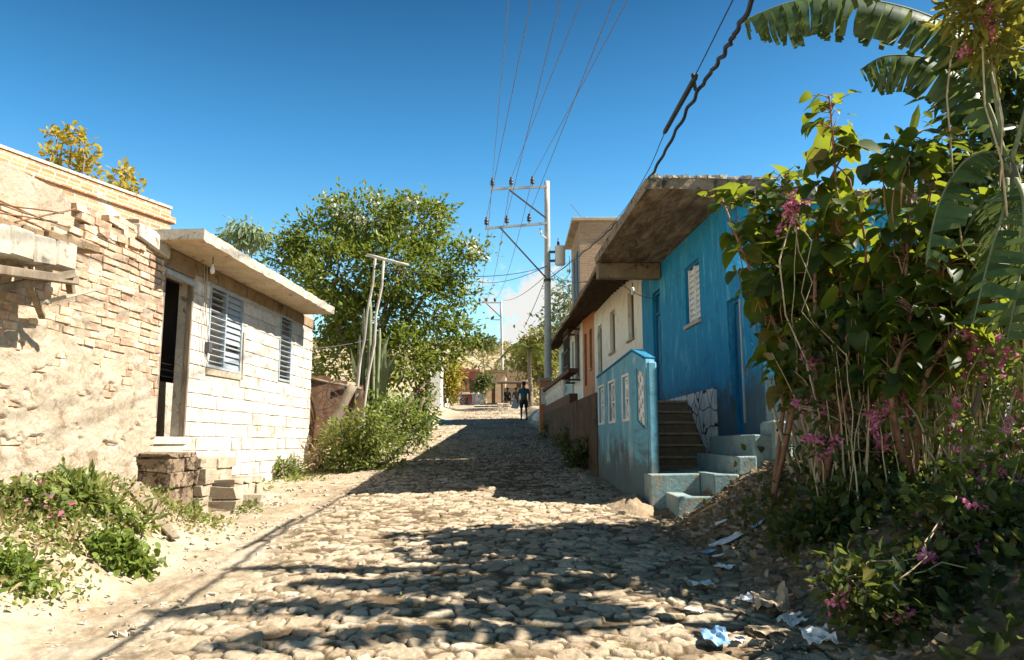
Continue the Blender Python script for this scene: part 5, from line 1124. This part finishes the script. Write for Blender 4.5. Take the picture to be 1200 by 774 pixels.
def stones(name, label, n, xr, yr, dens, rr, mat, cat, seed=0):
    m = MB(); c = 0
    while c < n:
        x, y = random.uniform(*xr), random.uniform(*yr)
        if random.random() > dens(x, y): continue
        c += 1; r = random.uniform(*rr)*random.uniform(.5, 1); z = g(x, y); a = random.random()*3.14; ca, sa = math.cos(a), math.sin(a)
        vs = []
        for (i, j, k) in [(-1, -1, -1), (-1, -1, 1), (-1, 1, -1), (-1, 1, 1), (1, -1, -1), (1, -1, 1), (1, 1, -1), (1, 1, 1)]:
            u = i*r*random.uniform(.25, 1.25); v = j*r*.75*random.uniform(.25, 1.25); w = k*r*.5*random.uniform(.2, 1.2)
            vs.append((x+u*ca-v*sa, y+u*sa+v*ca, z+.2*r+w))
        m.add(vs, [(0, 1, 3, 2), (4, 6, 7, 5), (0, 4, 5, 1), (2, 3, 7, 6), (0, 2, 6, 4), (1, 5, 7, 3)])
    o = m.build(name, mat, None, bevel=.008); o['label'] = label; o['kind'] = 'stuff'; o['category'] = cat
stones('rubble', 'broken stones and rubble on the right slope below the steps', 1900, (1.4, 3.7), (4.6, 10.3), lambda x, y: float(.15+.9*ss(1.5, 2.4, x)), (.012, .075), mottled('rubble_stone', (.19, .135, .085), (.36, .285, .20), 9, .95, .6, .01, island=.6), 'rubble')
stones('path_stones', 'loose stones scattered along the left road edge', 750, (-4.3, -2.2), (4.6, 14), lambda x, y: float(np.clip(.25+2*fbm(x, y, 3), 0, 1)), (.008, .05), M['stone'], 'stones')
for (px, py, Y, r, lab) in [(180, 592, 9.2, .14, 'rounded pale boulder beside the stained doorstep'), (300, 568, 12.2, .14, 'brown boulder lying by the block house base'), (312, 572, 12.0, .10, 'pale angular stone by the block house base'), (505, 488, 29, .35, 'whitish boulder at the far end of the log fence')]:
    p = at(px, py, Y); m = MB(); m.lathe((p.x, p.y, g(p.x, p.y)-.05), [(r*.7, 0), (r, r*.3), (r*.95, r*.7), (r*.6, r*1.1), (r*.1, r*1.25)], 9, smooth=False); o = m.build('boulder', M['stone'])
    for v in o.data.vertices: v.co += Vector((random.gauss(0, r*.1), random.gauss(0, r*.1), random.gauss(0, r*.06)))
    tag(o, lab, 'boulder')
# ================================================================== RIGHT: thicket, banana, litter
def bigleaf(label, base, stems, n, size, lm, group, fill=(), nf=0, fy=8):
    """tall soft shrub: stems as pixel paths at a depth, broad hanging leaves along their upper part"""
    t = thing('broadleaf_shrub', label, 'shrub', base, 0, group)
    P, D, N, S = [], [], [], []; m = MB()
    for (pts, Y, dens) in stems:
        W = [Vector(base)]+[at(x, y, Y+random.uniform(-.15, .15)) for x, y in pts]; sm = smooth(W, 6); k = len(sm); m.tube(sm, [.028-.02*i/k for i in range(k)], 7)
        cnt = int(n*dens)
        for i in range(cnt):
            s = 1-(random.random()**1.1)*.66; q = s*(k-1); i0 = min(int(q), k-2); p = sm[i0].lerp(sm[i0+1], q-i0); ax = (sm[i0+1]-sm[i0]).normalized()
            az = i*2.4+random.uniform(-.4, .4); out = Vector((math.cos(az), math.sin(az), 0)); out = (out-ax*out.dot(ax)); pl = random.uniform(.04, .22); st = p+out*pl+ax*.05
            m.tube([p, (p+st)/2+Vector((0, 0, .015)), st], [.006, .005, .004], 4)
            d = out*1.0+Vector((0, 0, -.45+.9*(s > .93)*random.random()))+Vector((random.gauss(0, .25), random.gauss(0, .25), random.gauss(0, .2)))
            nn = ax*.9+out*.35+Vector((0, 0, .5))+Vector((random.gauss(0, .3), random.gauss(0, .3), 0))
            P.append(st); D.append(d); N.append(nn); S.append(size*random.uniform(.4, 1.1)*(1-.45*max(0, s-.85)/.15))
    if fill:                                                # side twigs with leaves, filling the mass of the shrub
        c, Q, o_ = clumps(pxblobs(fill, fy, .35), nf, 5, .10, .15)
        for k in range(len(c)): cc = Vector(c[k]); m.tube(wig(cc, cc+Vector((random.gauss(0, .1), random.gauss(0, .1), -.45)), 4, .1), [.004, .006, .007, .008, .008], 4)
        for k in range(len(Q)): P.append(Q[k]); D.append(o_[k]*.7+rng.normal(size=3)*.5+np.array([0, 0, -.35])); N.append(o_[k]*.5+rng.normal(size=3)*.35+np.array([0, 0, .7])); S.append(size*random.uniform(.35, 1.1))
    V, F = leaves(np.array([tuple(q) for q in P]), np.array([tuple(q) for q in D]), np.array([tuple(q) for q in N]), np.array(S), T_HEART); A_ = [np.array([tuple(q) for q in z_]) for z_ in (P, D, N)]; S_ = np.array(S); V2, F2 = leaves(A_[0][::2], A_[1][::2], A_[2][::2], S_[::2], T_HEARTB); V1, F1 = leaves(A_[0][1::2], A_[1][1::2], A_[2][1::2], S_[1::2], T_HEART); V = np.concatenate([V1, V2]); F = np.concatenate([F1, F2+len(V1)]); npmesh('foliage', V, F, lm, t, True, smooth=True); m.build('stem', M['redstem'], t, True)
    return t
def gb(x, y): return (x, y, g(x, y))
GB = 'broad-leaved shrubs of the right thicket'
bigleaf('broad-leaved shrub leaning left across the blue wall', gb(2.75, 8.3), [([(928, 480), (915, 400), (872, 300), (846, 232)], 8.0, .8), ([(930, 470), (920, 380), (905, 290), (888, 228)], 8.2, .9), ([(920, 460), (930, 360), (925, 270), (920, 205)], 8.1, 1), ([(930, 480), (950, 400), (950, 320)], 7.9, .8), ([(925, 470), (905, 350), (880, 270)], 8.3, .7)], 70, .25, L_big, GB, [(850, 248, 18), (880, 240, 22), (868, 285, 18), (905, 270, 30), (905, 330, 24), (935, 300, 34), (920, 225, 20), (942, 370, 34), (920, 395, 20), (960, 340, 36), (950, 420, 32)], 330, 8.1)
bigleaf('tallest broad-leaved shrub standing up against the sky', gb(3.0, 7.6), [([(965, 480), (985, 360), (980, 220), (972, 112)], 7.3, 1.2), ([(960, 480), (955, 350), (962, 240), (1000, 160)], 7.4, .8), ([(985, 460), (1005, 370), (1015, 300), (1005, 235)], 7.2, .9), ([(990, 470), (1030, 400), (1040, 330)], 7.0, .8)], 70, .25, L_big, GB, [(972, 140, 18), (975, 190, 24), (968, 240, 28), (995, 235, 24), (985, 290, 36), (1015, 320, 36), (1010, 370, 42), (980, 390, 40), (1040, 350, 36)], 240, 7.3)
bigleaf('shaded broad-leaved shrub in front of the white gable', gb(3.6, 7.0), [([(1040, 460), (1060, 340), (1065, 240), (1062, 180)], 6.8, 1.0), ([(1060, 460), (1090, 380), (1110, 300)], 6.6, .9), ([(1045, 470), (1060, 400), (1070, 360)], 6.5, .8), ([(1080, 460), (1110, 400), (1150, 350), (1160, 290)], 6.4, .8)], 70, .23, L_big, GB, [(1060, 200, 30), (1085, 190, 26), (1060, 260, 36), (1080, 320, 44), (1120, 310, 40), (1150, 270, 40), (1060, 390, 40), (1110, 390, 40), (1160, 350, 40)], 340, 6.7)
def darktree():
    L = leafmat('mango_leaf', (.012, .024, .008), (.045, .075, .018), (.35, .42, .05), .3, .4, (.16, .13, .03))
    tree('mango_tree', 'dark long-leaved tree filling the right edge behind the banana', 'tree', gb(5.9, 8.4), pxblobs([(1160, 120, 34), (1190, 70, 34), (1185, 190, 44), (1140, 205, 30), (1195, 280, 46), (1150, 300, 40), (1190, 370, 46), (1105, 180, 22), (1080, 175, 18), (1120, 250, 26)], 8.0, .3), 2600, .24, L, T=T_LONG, per=9, sig=.15, r0=.09, droop=.7, shell=.2)
darktree()
def thicket():
    t = thing('cane_thicket', 'thicket of thin dry upright canes under the broad leaves', 'canes', gb(3.2, 7.4)); m = MB()
    for k in range(150):
        Y = random.uniform(6.5, 8.6); x0 = random.uniform(945 if Y > 7.3 else 985, 1185); b = at(x0, 600, Y); b.z = g(b.x, b.y)-.05; tp = at(x0+random.gauss(-8, 26), random.uniform(300, 480), Y+random.uniform(-.3, .3)); r = random.uniform(.004, .015)
        m.tube(wig(b, tp, 6, .016), [r*(1-.1*i) for i in range(7)], 6)
    for k in range(9):
        Y = 8.3+random.uniform(-.3, .3); b = at(random.uniform(935, 975), 590, Y); b.z = g(b.x, b.y)-.05; m.tube(wig(b, at(random.uniform(905, 960), random.uniform(440, 500), Y), 6, .02), [.024, .023, .022, .02, .019, .017, .015], 7)
    m.build('cane', M['cane'], t, True)
    m = MB(); p, q = at(1125, 640, 6.4), at(1160, 380, 6.5); p.z = g(p.x, p.y)-.05; m.tube(wig(p, q, 7, .02), [.035, .033, .03, .028, .026, .024, .02, .018], 8); m.build('stem', M['bark'], t, True)
    c, P, out = clumps(pxblobs([(972, 450, 36), (1020, 440, 55), (1080, 450, 55), (1140, 440, 60), (965, 520, 32), (1010, 530, 50), (1080, 540, 55, 1.0), (1000, 380, 50), (1060, 380, 50), (950, 400, 26), (980, 340, 50, 1.2), (1060, 330, 60, 1.3), (1140, 360, 60, 1.2), (1000, 450, 60, 1.3), (1100, 470, 70, 1.4), (1170, 480, 60, 1.2)], 7.4, .7), 5600, 7, .13, .05)
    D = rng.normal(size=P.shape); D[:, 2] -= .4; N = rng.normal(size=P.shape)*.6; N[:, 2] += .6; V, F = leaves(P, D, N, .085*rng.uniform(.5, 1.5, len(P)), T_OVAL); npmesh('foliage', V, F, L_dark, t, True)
thicket()
def vine(label, Y, blobs, n, nfl, lm, size=.06, T=T_OVAL, dy=.35):
    bl = pxblobs(blobs, Y, dy); bl = [(x, y, max(z, g(x, y)+.08), r) for x, y, z, r in bl]
    lo = min(bl, key=lambda b: b[2]); base = gb(lo[0], lo[1]); t = thing('flowering_vine', label, 'vine', base, 0, 'pink flowering vines of the thicket')
    c, P, out = clumps(bl, n, 7, .085, .2); D = out+rng.normal(size=P.shape)*.7; N = rng.normal(size=P.shape)*.6; N[:, 2] += .6
    V, F = leaves(P, D, N, size*rng.uniform(.5, 1.6, len(P)), T); npmesh('foliage', V, F, lm, t, True)
    m = MB()
    for k in range(22):
        i, j = rng.integers(len(c), size=2); m.tube(wig(c[i], c[j], 6, .10), .0045, 4)
    for b in bl[::2]: m.tube(wig(base, b[:3], 6, .06), .008, 5)
    m.build('stem', M['cane'], t, True)
    Q = []
    for k in range(nfl):                                    # racemes: chains of small blossoms
        p = Vector(c[rng.integers(len(c))]); d = Vector((random.gauss(0, .6), random.gauss(0, .4), random.gauss(.1, .6))).normalized(); L = random.uniform(.10, .24)
        for s in np.linspace(0, 1, 12): q = p+d*L*s+Vector((0, 0, -.05*s*s)); Q += [q+Vector((random.gauss(0, .016), random.gauss(0, .016), random.gauss(0, .016))) for _ in range(3)]
    Q = np.array([tuple(q) for q in Q]); N = rng.normal(size=Q.shape); V, F = leaves(Q, rng.normal(size=Q.shape), N, rng.uniform(.026, .052, len(Q)), T_OVAL); npmesh('blossom', V, F, L_pink, t, True)
    return t
vine('sunlit flowering vine with pink sprays at the right edge', 5.9, [(1160, 560, 42), (1190, 520, 42), (1140, 640, 40), (1190, 610, 46), (1110, 620, 26), (1180, 680, 42), (1120, 690, 34), (1190, 440, 34)], 3000, 60, L_small)
vine('pink sprays hanging in the upper middle of the thicket', 6.6, [(1110, 370, 28), (1130, 420, 30), (1085, 420, 26), (1150, 400, 28), (1060, 470, 30), (1120, 500, 30)], 800, 40, L_small)
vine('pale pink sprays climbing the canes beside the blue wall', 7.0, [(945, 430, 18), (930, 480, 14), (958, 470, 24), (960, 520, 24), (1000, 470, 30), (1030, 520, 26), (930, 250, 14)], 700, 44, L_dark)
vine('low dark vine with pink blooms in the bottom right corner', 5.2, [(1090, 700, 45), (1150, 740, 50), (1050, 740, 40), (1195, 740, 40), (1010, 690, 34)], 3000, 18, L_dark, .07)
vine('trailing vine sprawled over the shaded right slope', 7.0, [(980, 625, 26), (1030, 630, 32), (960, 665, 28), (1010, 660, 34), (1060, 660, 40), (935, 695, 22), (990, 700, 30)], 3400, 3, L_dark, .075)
vine('ferny vine arching over the top right corner', 6.2, [(1150, 15, 34), (1185, 40, 34), (1120, 10, 22), (1195, 5, 26), (1160, 60, 26)], 700, 10, leafmat('fern_leaf', (.07, .10, .02), (.24, .21, .04), (.5, .45, .06), .42, .5), .13, T_LONG)
def dr(x, y): return np.clip(ss(2.1, 3.0, x+.5*fbm(x*1.3, y*1.3, 3))*(.5+1.2*fbm(x*1.6, y*1.6, 12))*(1-.95*ss(8.3, 9.0, y)*(x < 3.7)), 0, 1)
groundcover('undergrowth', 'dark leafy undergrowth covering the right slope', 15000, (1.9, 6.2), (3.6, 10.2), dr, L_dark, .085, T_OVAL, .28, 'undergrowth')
groundcover('leaf_litter', 'fallen dry leaves scattered over the right slope', 6000, (1.0, 5.5), (4.0, 10.4), lambda x, y: np.clip(ss(1.2, 2.2, x)*(.4+1.0*fbm(x*2, y*2, 5)), 0, 1), L_litter, .07, T_OVAL, .03, 'leaf litter', True)
def banana(base, top, label, specs):
    base = Vector(base); t = thing('banana_plant', label, 'banana plant', base, 0, 'banana plants')
    m = MB(); top = Vector(top); m.tube(wig(base, top, 7, .015), [.13, .125, .12, .115, .11, .10, .09, .07], 12); m.build('trunk', mottled('banana_trunk', (.10, .10, .05), (.22, .18, .10), 5, .7, .4, .01, sz=.2), t, True)
    def leaf(pts, Y0, Y1, width, droopA, droopB, splits=.5, mat=L_ban):
        W = [Vector(q) if len(q) == 3 else at(q[0], q[1], Y0+(Y1-Y0)*i/(len(pts)-1)) for i, q in enumerate(pts)]; S = smooth(W, 9); k = len(S); V, F = [], []
        m = MB(); m.tube(S, [.022-.018*i/k for i in range(k)], 7); rib = m
        for i in range(k-1):
            s0, s1 = i/(k-1), (i+1)/(k-1); d = (S[i+1]-S[i]).normalized(); up = Vector((0, 0, 1)); side = d.cross(up).normalized(); nu = side.cross(d)
            for sg, dr_ in ((-1, droopA), (1, droopB)):
                if s0 < .08: continue
                if random.random() < .04: continue
                wv = lambda s: width*min(1, (s-.05)*6)*min(1, (1.02-s)*4.5)**.6
                sub = 1
                for q in range(sub):
                    ta, tb = s0+(s1-s0)*q/sub, s0+(s1-s0)*(q+1)/sub; tear = random.random() < splits
                    sh = .06*(tb-ta) if not tear else .35*(tb-ta)
                    ang = dr_+random.gauss(0, .24 if tear else .04); tw = random.gauss(0, .012)
                    p0, p1 = S[i].lerp(S[i+1], q/sub), S[i].lerp(S[i+1], (q+1)/sub); L0, L1 = wv(ta), wv(tb); L_ = L0*random.uniform(.9, 1.03); n = len(V); rows = 5
                    for r in range(rows):
                        f = r/(rows-1); a2 = ang*(.35+.85*f); o = (side*sg*math.cos(a2)-nu*math.sin(a2))
                        a_ = p0+o*L_*f+d*(.10*L_*f+tw*f*3); b_ = p1+o*L_*f+d*(.10*L_*f+tw*f*3)
                        gap = (b_-a_)*.09*f*f*(2.2 if tear else .4); V += [a_+gap, b_-gap]
                    F += [(n+2*r, n+2*r+1, n+2*r+3, n+2*r+2) for r in range(rows-1)]
        b = npmesh('leaf', [tuple(v) for v in V], F, mat, t, True, smooth=True); rib.build('midrib', M['cactus'], b).location = -base
    for sp_ in specs: leaf(*sp_)
banana(gb(4.55, 6.3), at(1178, 190, 6.5), 'tall banana plant with torn drooping leaves at the right edge', [
    ([(1175, 160), (1150, 60), (1085, 18), (1000, -2), (930, 2), (872, 24)], 6.4, 6.7, .42, 1.15, 1.25),
    ([(1180, 190), (1150, 110), (1095, 72), (1040, 66), (1008, 82)], 6.5, 7.0, .36, 1.2, 1.2, .6),
    ([(1180, 200), (1165, 180), (1130, 190), (1100, 240), (1085, 310)], 6.3, 6.2, .26, .6, .6, .4),
    ([(1180, 210), (1178, 240), (1160, 300), (1140, 380)], 6.1, 5.9, .30, .35, .35, .5),
    ([(1190, 210), (1200, 240), (1195, 320), (1180, 400)], 6.0, 5.7, .30, .3, .3, .5),
    ([(1185, 190), (1215, 60), (1190, -60), (1120, -140)], 6.3, 5.9, .38, .9, .9, .5),
    ([(1170, 230), (1150, 240), (1120, 300), (1110, 370)], 6.6, 6.6, .24, .5, .5, .4)])
banana(gb(5.0, 5.1), (5.0, 5.1, 4.3), 'unseen taller banana plant added right of the first one for its leaf shadows', [  # unseen plant, added so its leaves throw finger shadows across the road
    ([(5.0, 5.1, 4.3), (4.7, 5.15, 5.6), (4.0, 5.2, 6.2), (3.2, 5.25, 6.3), (2.5, 5.3, 5.9)], 5, 5, .34, .7, .7, .5),
    ([(5.0, 5.1, 4.3), (4.8, 5.4, 5.3), (4.1, 5.8, 5.8), (3.4, 6.0, 5.8), (2.9, 6.1, 5.5)], 5, 5, .34, .7, .7, .5),
    ([(5.0, 5.1, 4.3), (4.8, 4.8, 5.4), (4.2, 4.6, 5.9), (3.5, 4.5, 5.9), (2.9, 4.4, 5.5)], 5, 5, .34, .7, .7, .5),
    ([(5.0, 5.1, 4.3), (5.1, 5.1, 5.7), (5.6, 5.0, 6.4), (6.3, 4.9, 6.4)], 5, 5, .34, .7, .7, .5),
    ([(5.0, 5.1, 4.3), (5.2, 5.4, 5.4), (5.5, 5.9, 5.8), (5.8, 6.5, 5.5)], 5, 5, .32, .7, .7, .5)])
def gable():
    p = at(1085, 262, 14); t = thing('gable_house', 'white house gable with tiled roof edge behind the banana leaves', 'house', (p.x, 14, 1)); w = 4.5; z0 = at(1085, 262, 14).z-1
    m = MB(); m.prism([(0, 0), (w, 0), (w, z0+1.7), (w/2, z0+1.9), (.35, z0+.35), (0, z0)], 0, 4); m.build('wall', M['white'], t)
    m = MB(); m.add([(-.45, -.3, z0-.2), (w/2, -.3, z0+2.1), (w/2, 4.2, z0+2.1), (-.45, 4.2, z0-.2), (-.45, -.3, z0-.05), (w/2, -.3, z0+2.25), (w/2, 4.2, z0+2.25), (-.45, 4.2, z0-.05)], [(3, 2, 1, 0), (4, 5, 6, 7), (0, 1, 5, 4), (0, 4, 7, 3), (1, 2, 6, 5), (2, 3, 7, 6)]); m.build('roof', M['tile'], t)
gable()
def crumple(px, py, Y, s, mat, label, fold=.35, name=None, cat=None, lift=.04, group='rubbish scattered on the right slope'):
    name, cat = {'paper': ('paper_scrap', 'scrap paper'), 'plasticblue': ('plastic_bag', 'plastic bag'), 'card': ('carton_piece', 'carton')}[mat]
    p = at(px, py, Y)
    for _ in range(6): p = at(px, py, p.y); zg = g(p.x, p.y); r = ray(px, py); k = (zg+.02-CAMH)/r[2] if abs(r[2]) > 1e-4 else 1; p = Vector((r[0]*k, r[1]*k, zg)) if 3 < r[1]*k < 14 else p; p.z = g(p.x, p.y)
    n = 9; a = random.random()*3.1; ca, sa = math.cos(a), math.sin(a); V = []; sd = random.randint(0, 999)
    for i in range(n):
        for j in range(n):
            u, v = (i/(n-1)-.5)*s*1.4, (j/(n-1)-.5)*s*.8; h = fold*s*(float(fbm(i*.45+sd, j*.45, sd, 3))+.25)
            u += .15*s*float(vn(j*.8, i*.3, sd)); x = p.x+u*ca-v*sa; y = p.y+u*sa+v*ca; V.append((x, y, g(x, y)+lift+h))
    m = MB(); m.add(V, [(i*n+j, i*n+j+1, (i+1)*n+j+1, (i+1)*n+j) for i in range(n-1) for j in range(n-1)], 0, False); o = m.build(name, M[mat]); so = o.modifiers.new('s', 'SOLIDIFY'); so.thickness = .003; tag(o, label, cat, group)
for a in [(838, 753, 5, .20, 'plasticblue', 'crumpled blue and white plastic bag near the bottom of the slope', .5), (905, 715, 5.6, .30, 'card', 'torn pale cardboard sheet with a pink spray beside it', .7), (850, 668, 7, .12, 'paper', 'white paper scrap on bare dirt below the rubble', .4), (822, 690, 6.6, .14, 'paper', 'white plastic scrap at the road edge of the slope', .5), (880, 700, 6, .14, 'paper', 'small white scrap beside the torn cardboard', .5), (848, 625, 8, .22, 'paper', 'flattened white sheet on the rubble under the steps', .3), (888, 566, 9.5, .10, 'plasticblue', 'small blue scrap on the rubble beside the steps', .5), (868, 610, 8.4, .13, 'card', 'brown carton piece on the upper rubble', .5), (960, 755, 5, .22, 'paper', 'dirty white bag in the shaded bottom undergrowth', .5), (830, 650, 7.4, .10, 'plasticblue', 'pale blue wrapper at the road edge', .4), (900, 745, 5.2, .18, 'card', 'light brown carton near the bottom edge', .4), (870, 720, 5.6, .12, 'card', 'crushed carton between the plastic bag and cardboard', .5)]:
    crumple(*a)
for a in [(842, 655, 7.3, .07, 'paper', 'tiny white scrap uphill of the pale blue wrapper', .5), (858, 690, 6.4, .08, 'card', 'tan carton scrap left of the small white scrap', .5), (815, 720, 5.7, .09, 'paper', 'white scrap lying on the cobbles left of the slope', .4), (930, 695, 6, .10, 'paper', 'white scrap caught under the trailing vine', .5), (845, 600, 8.8, .09, 'paper', 'pale scrap on the rubble right beside the lowest step', .4), (880, 590, 9, .08, 'card', 'tan scrap on the rubble below the small blue scrap', .4), (925, 730, 5.4, .12, 'paper', 'white wrapper between the cartons at the bottom edge', .6), (866, 755, 4.9, .07, 'paper', 'small white scrap right of the blue and white bag', .5)]:
    crumple(*a)
# unseen trees added out of frame right of the thicket to shade the slope
tree('unseen_shade_tree', 'unseen leafy tree added right of the flowering thicket for shade', 'tree', gb(7.6, 7.8), [(7.2, 7.6, 4.4, 1.0), (8.2, 7.9, 5.0, 1.1), (7.0, 8.4, 5.4, .8), (8.0, 7.2, 5.8, .9), (6.6, 7.4, 3.2, .7)], 3600, .2, L_tree, 'unseen shade trees', per=12, sig=.2, r0=.14)
tree('unseen_shade_tree', 'unseen leafy tree added nearest the camera right of the thicket for shade', 'tree', gb(6.6, 4.4), [(5.9, 4.5, 3.2, .9), (6.6, 4.0, 4.0, .9), (6.2, 5.0, 4.4, .7), (5.6, 3.8, 2.4, .8)], 3200, .2, L_tree, 'unseen shade trees', per=12, sig=.2, r0=.14)
# ================================================================== light, sky, camera
SE, SAZ = math.radians(46), math.radians(97)               # sun from the right, a touch behind the camera
S = Vector((math.cos(SE)*math.sin(SAZ), math.cos(SE)*math.cos(SAZ), math.sin(SE)))
sun = bpy.data.lights.new('sun', 'SUN'); sun.energy = 5.0; sun.angle = math.radians(.5); sun.color = (1.0, .94, .84)
so = link(bpy.data.objects.new('sun', sun)); so.rotation_euler = S.to_track_quat('Z', 'Y').to_euler(); so.location = (20, 0, 30)
w = bpy.data.worlds.new('World'); SC.world = w; w.use_nodes = True; nt = w.node_tree; nt.nodes.clear()
out = nt.nodes.new('ShaderNodeOutputWorld'); bg = nt.nodes.new('ShaderNodeBackground'); sky = nt.nodes.new('ShaderNodeTexSky')
sky.sky_type = 'NISHITA'; sky.sun_disc = False; sky.sun_elevation = SE; sky.sun_rotation = SAZ; sky.air_density = 1.0; sky.dust_density = .6; sky.ozone_density = 1.6
bg.inputs[1].default_value = .05
tc = nt.nodes.new('ShaderNodeTexCoord'); sep = nt.nodes.new('ShaderNodeSeparateXYZ'); nt.links.new(tc.outputs['Generated'], sep.inputs[0])
mp = nt.nodes.new('ShaderNodeMapping'); mp.inputs['Scale'].default_value = (7, 7, 16); nt.links.new(tc.outputs['Generated'], mp.inputs[0])
nz = nt.nodes.new('ShaderNodeTexNoise'); nz.inputs['Scale'].default_value = 1.0; nz.inputs['Detail'].default_value = 7; nz.inputs['Roughness'].default_value = .6; nt.links.new(mp.outputs[0], nz.inputs[0])
mr = nt.nodes.new('ShaderNodeMapRange'); mr.interpolation_type = 'SMOOTHSTEP'; mr.inputs[1].default_value = .52; mr.inputs[2].default_value = .68; nt.links.new(nz.outputs[0], mr.inputs[0])
lo = nt.nodes.new('ShaderNodeMapRange'); lo.interpolation_type = 'SMOOTHSTEP'; lo.inputs[1].default_value = .13; lo.inputs[2].default_value = .22; lo.inputs[3].default_value = 1; lo.inputs[4].default_value = 0; nt.links.new(sep.outputs[2], lo.inputs[0])
mu = nt.nodes.new('ShaderNodeMath'); mu.operation = 'MULTIPLY'; 
# one small bank of cumulus low over the far end of the street
cd = nt.nodes.new('ShaderNodeMapping'); cd.inputs['Location'].default_value = (-.022*11, 0, -.175*20); cd.inputs['Scale'].default_value = (11, 0, 20); nt.links.new(tc.outputs['Generated'], cd.inputs[0])
cl = nt.nodes.new('ShaderNodeVectorMath'); cl.operation = 'LENGTH'; nt.links.new(cd.outputs[0], cl.inputs[0])
mp.inputs['Scale'].default_value = (26, 26, 34); nz.inputs['Detail'].default_value = 9
sb = nt.nodes.new('ShaderNodeMath'); sb.operation = 'SUBTRACT'; nt.links.new(nz.outputs[0], sb.inputs[0]); s2 = nt.nodes.new('ShaderNodeMath'); s2.operation = 'MULTIPLY'; s2.inputs[1].default_value = .30; nt.links.new(cl.outputs[1 if cl.outputs[1].enabled else 0], s2.inputs[0]); nt.links.new(s2.outputs[0], sb.inputs[1])
mr.inputs[1].default_value = .22; mr.inputs[2].default_value = .36; nt.links.new(sb.outputs[0], mr.inputs[0])
sy = nt.nodes.new('ShaderNodeMath'); sy.operation = 'GREATER_THAN'; sy.inputs[1].default_value = .3; nt.links.new(sep.outputs[1], sy.inputs[0])
nt.links.new(mr.outputs[0], mu.inputs[0]); nt.links.new(sy.outputs[0], mu.inputs[1])
hs = nt.nodes.new('ShaderNodeHueSaturation'); hs.inputs['Saturation'].default_value = 1.32; hs.inputs['Hue'].default_value = .487; hs.inputs['Value'].default_value = 1.0; nt.links.new(sky.outputs[0], hs.inputs['Color'])
mx = nt.nodes.new('ShaderNodeMix'); mx.data_type = 'RGBA'; nt.links.new(mu.outputs[0], mx.inputs[0]); 
gr = nt.nodes.new('ShaderNodeValToRGB'); nt.links.new(sep.outputs[2], gr.inputs[0]); e_ = gr.color_ramp.elements
while len(e_) < 5: e_.new(.5)
for x_, (p_, c_) in zip(e_, [(0, (1.5, 1.3, 1.12)), (.18, (1.3, 1.2, 1.08)), (.36, (.62, .80, .88)), (.56, (.24, .34, .42)), (1.0, (.12, .12, .105))]): x_.position = p_; x_.color = (*c_, 1)
ml = nt.nodes.new('ShaderNodeMix'); ml.data_type = 'RGBA'; ml.blend_type = 'MULTIPLY'; ml.inputs[0].default_value = 1; nt.links.new(hs.outputs[0], ml.inputs[6]); nt.links.new(gr.outputs[0], ml.inputs[7])
m2 = nt.nodes.new('ShaderNodeMix'); m2.data_type = 'RGBA'; m2.blend_type = 'MULTIPLY'; m2.inputs[0].default_value = 1; nt.links.new(ml.outputs[2], m2.inputs[6]); m2.inputs[7].default_value = (1.75, 1.85, 1.85, 1)
nt.links.new(m2.outputs[2], mx.inputs[6]); mx.inputs[7].default_value = (7.0, 7.0, 6.8, 1)
nt.links.new(mx.outputs[2], bg.inputs[0]); nt.links.new(bg.outputs[0], out.inputs[0])
cam = bpy.data.cameras.new('camera'); cam.lens = 27.0; cam.sensor_width = 36; cam.clip_start = .05; cam.clip_end = 4000
co = link(bpy.data.objects.new('camera', cam)); co.location = (0, 0, CAMH); co.rotation_euler = (math.pi/2+PITCH, 0, 0); SC.camera = co
v = SC.view_settings; v.view_transform = 'Standard'; v.look = 'None'; v.exposure = 1.36; v.gamma = 1
SC.cycles.max_bounces = 7; SC.cycles.diffuse_bounces = 3; SC.cycles.transparent_max_bounces = 6
SC.cycles.use_denoising = True
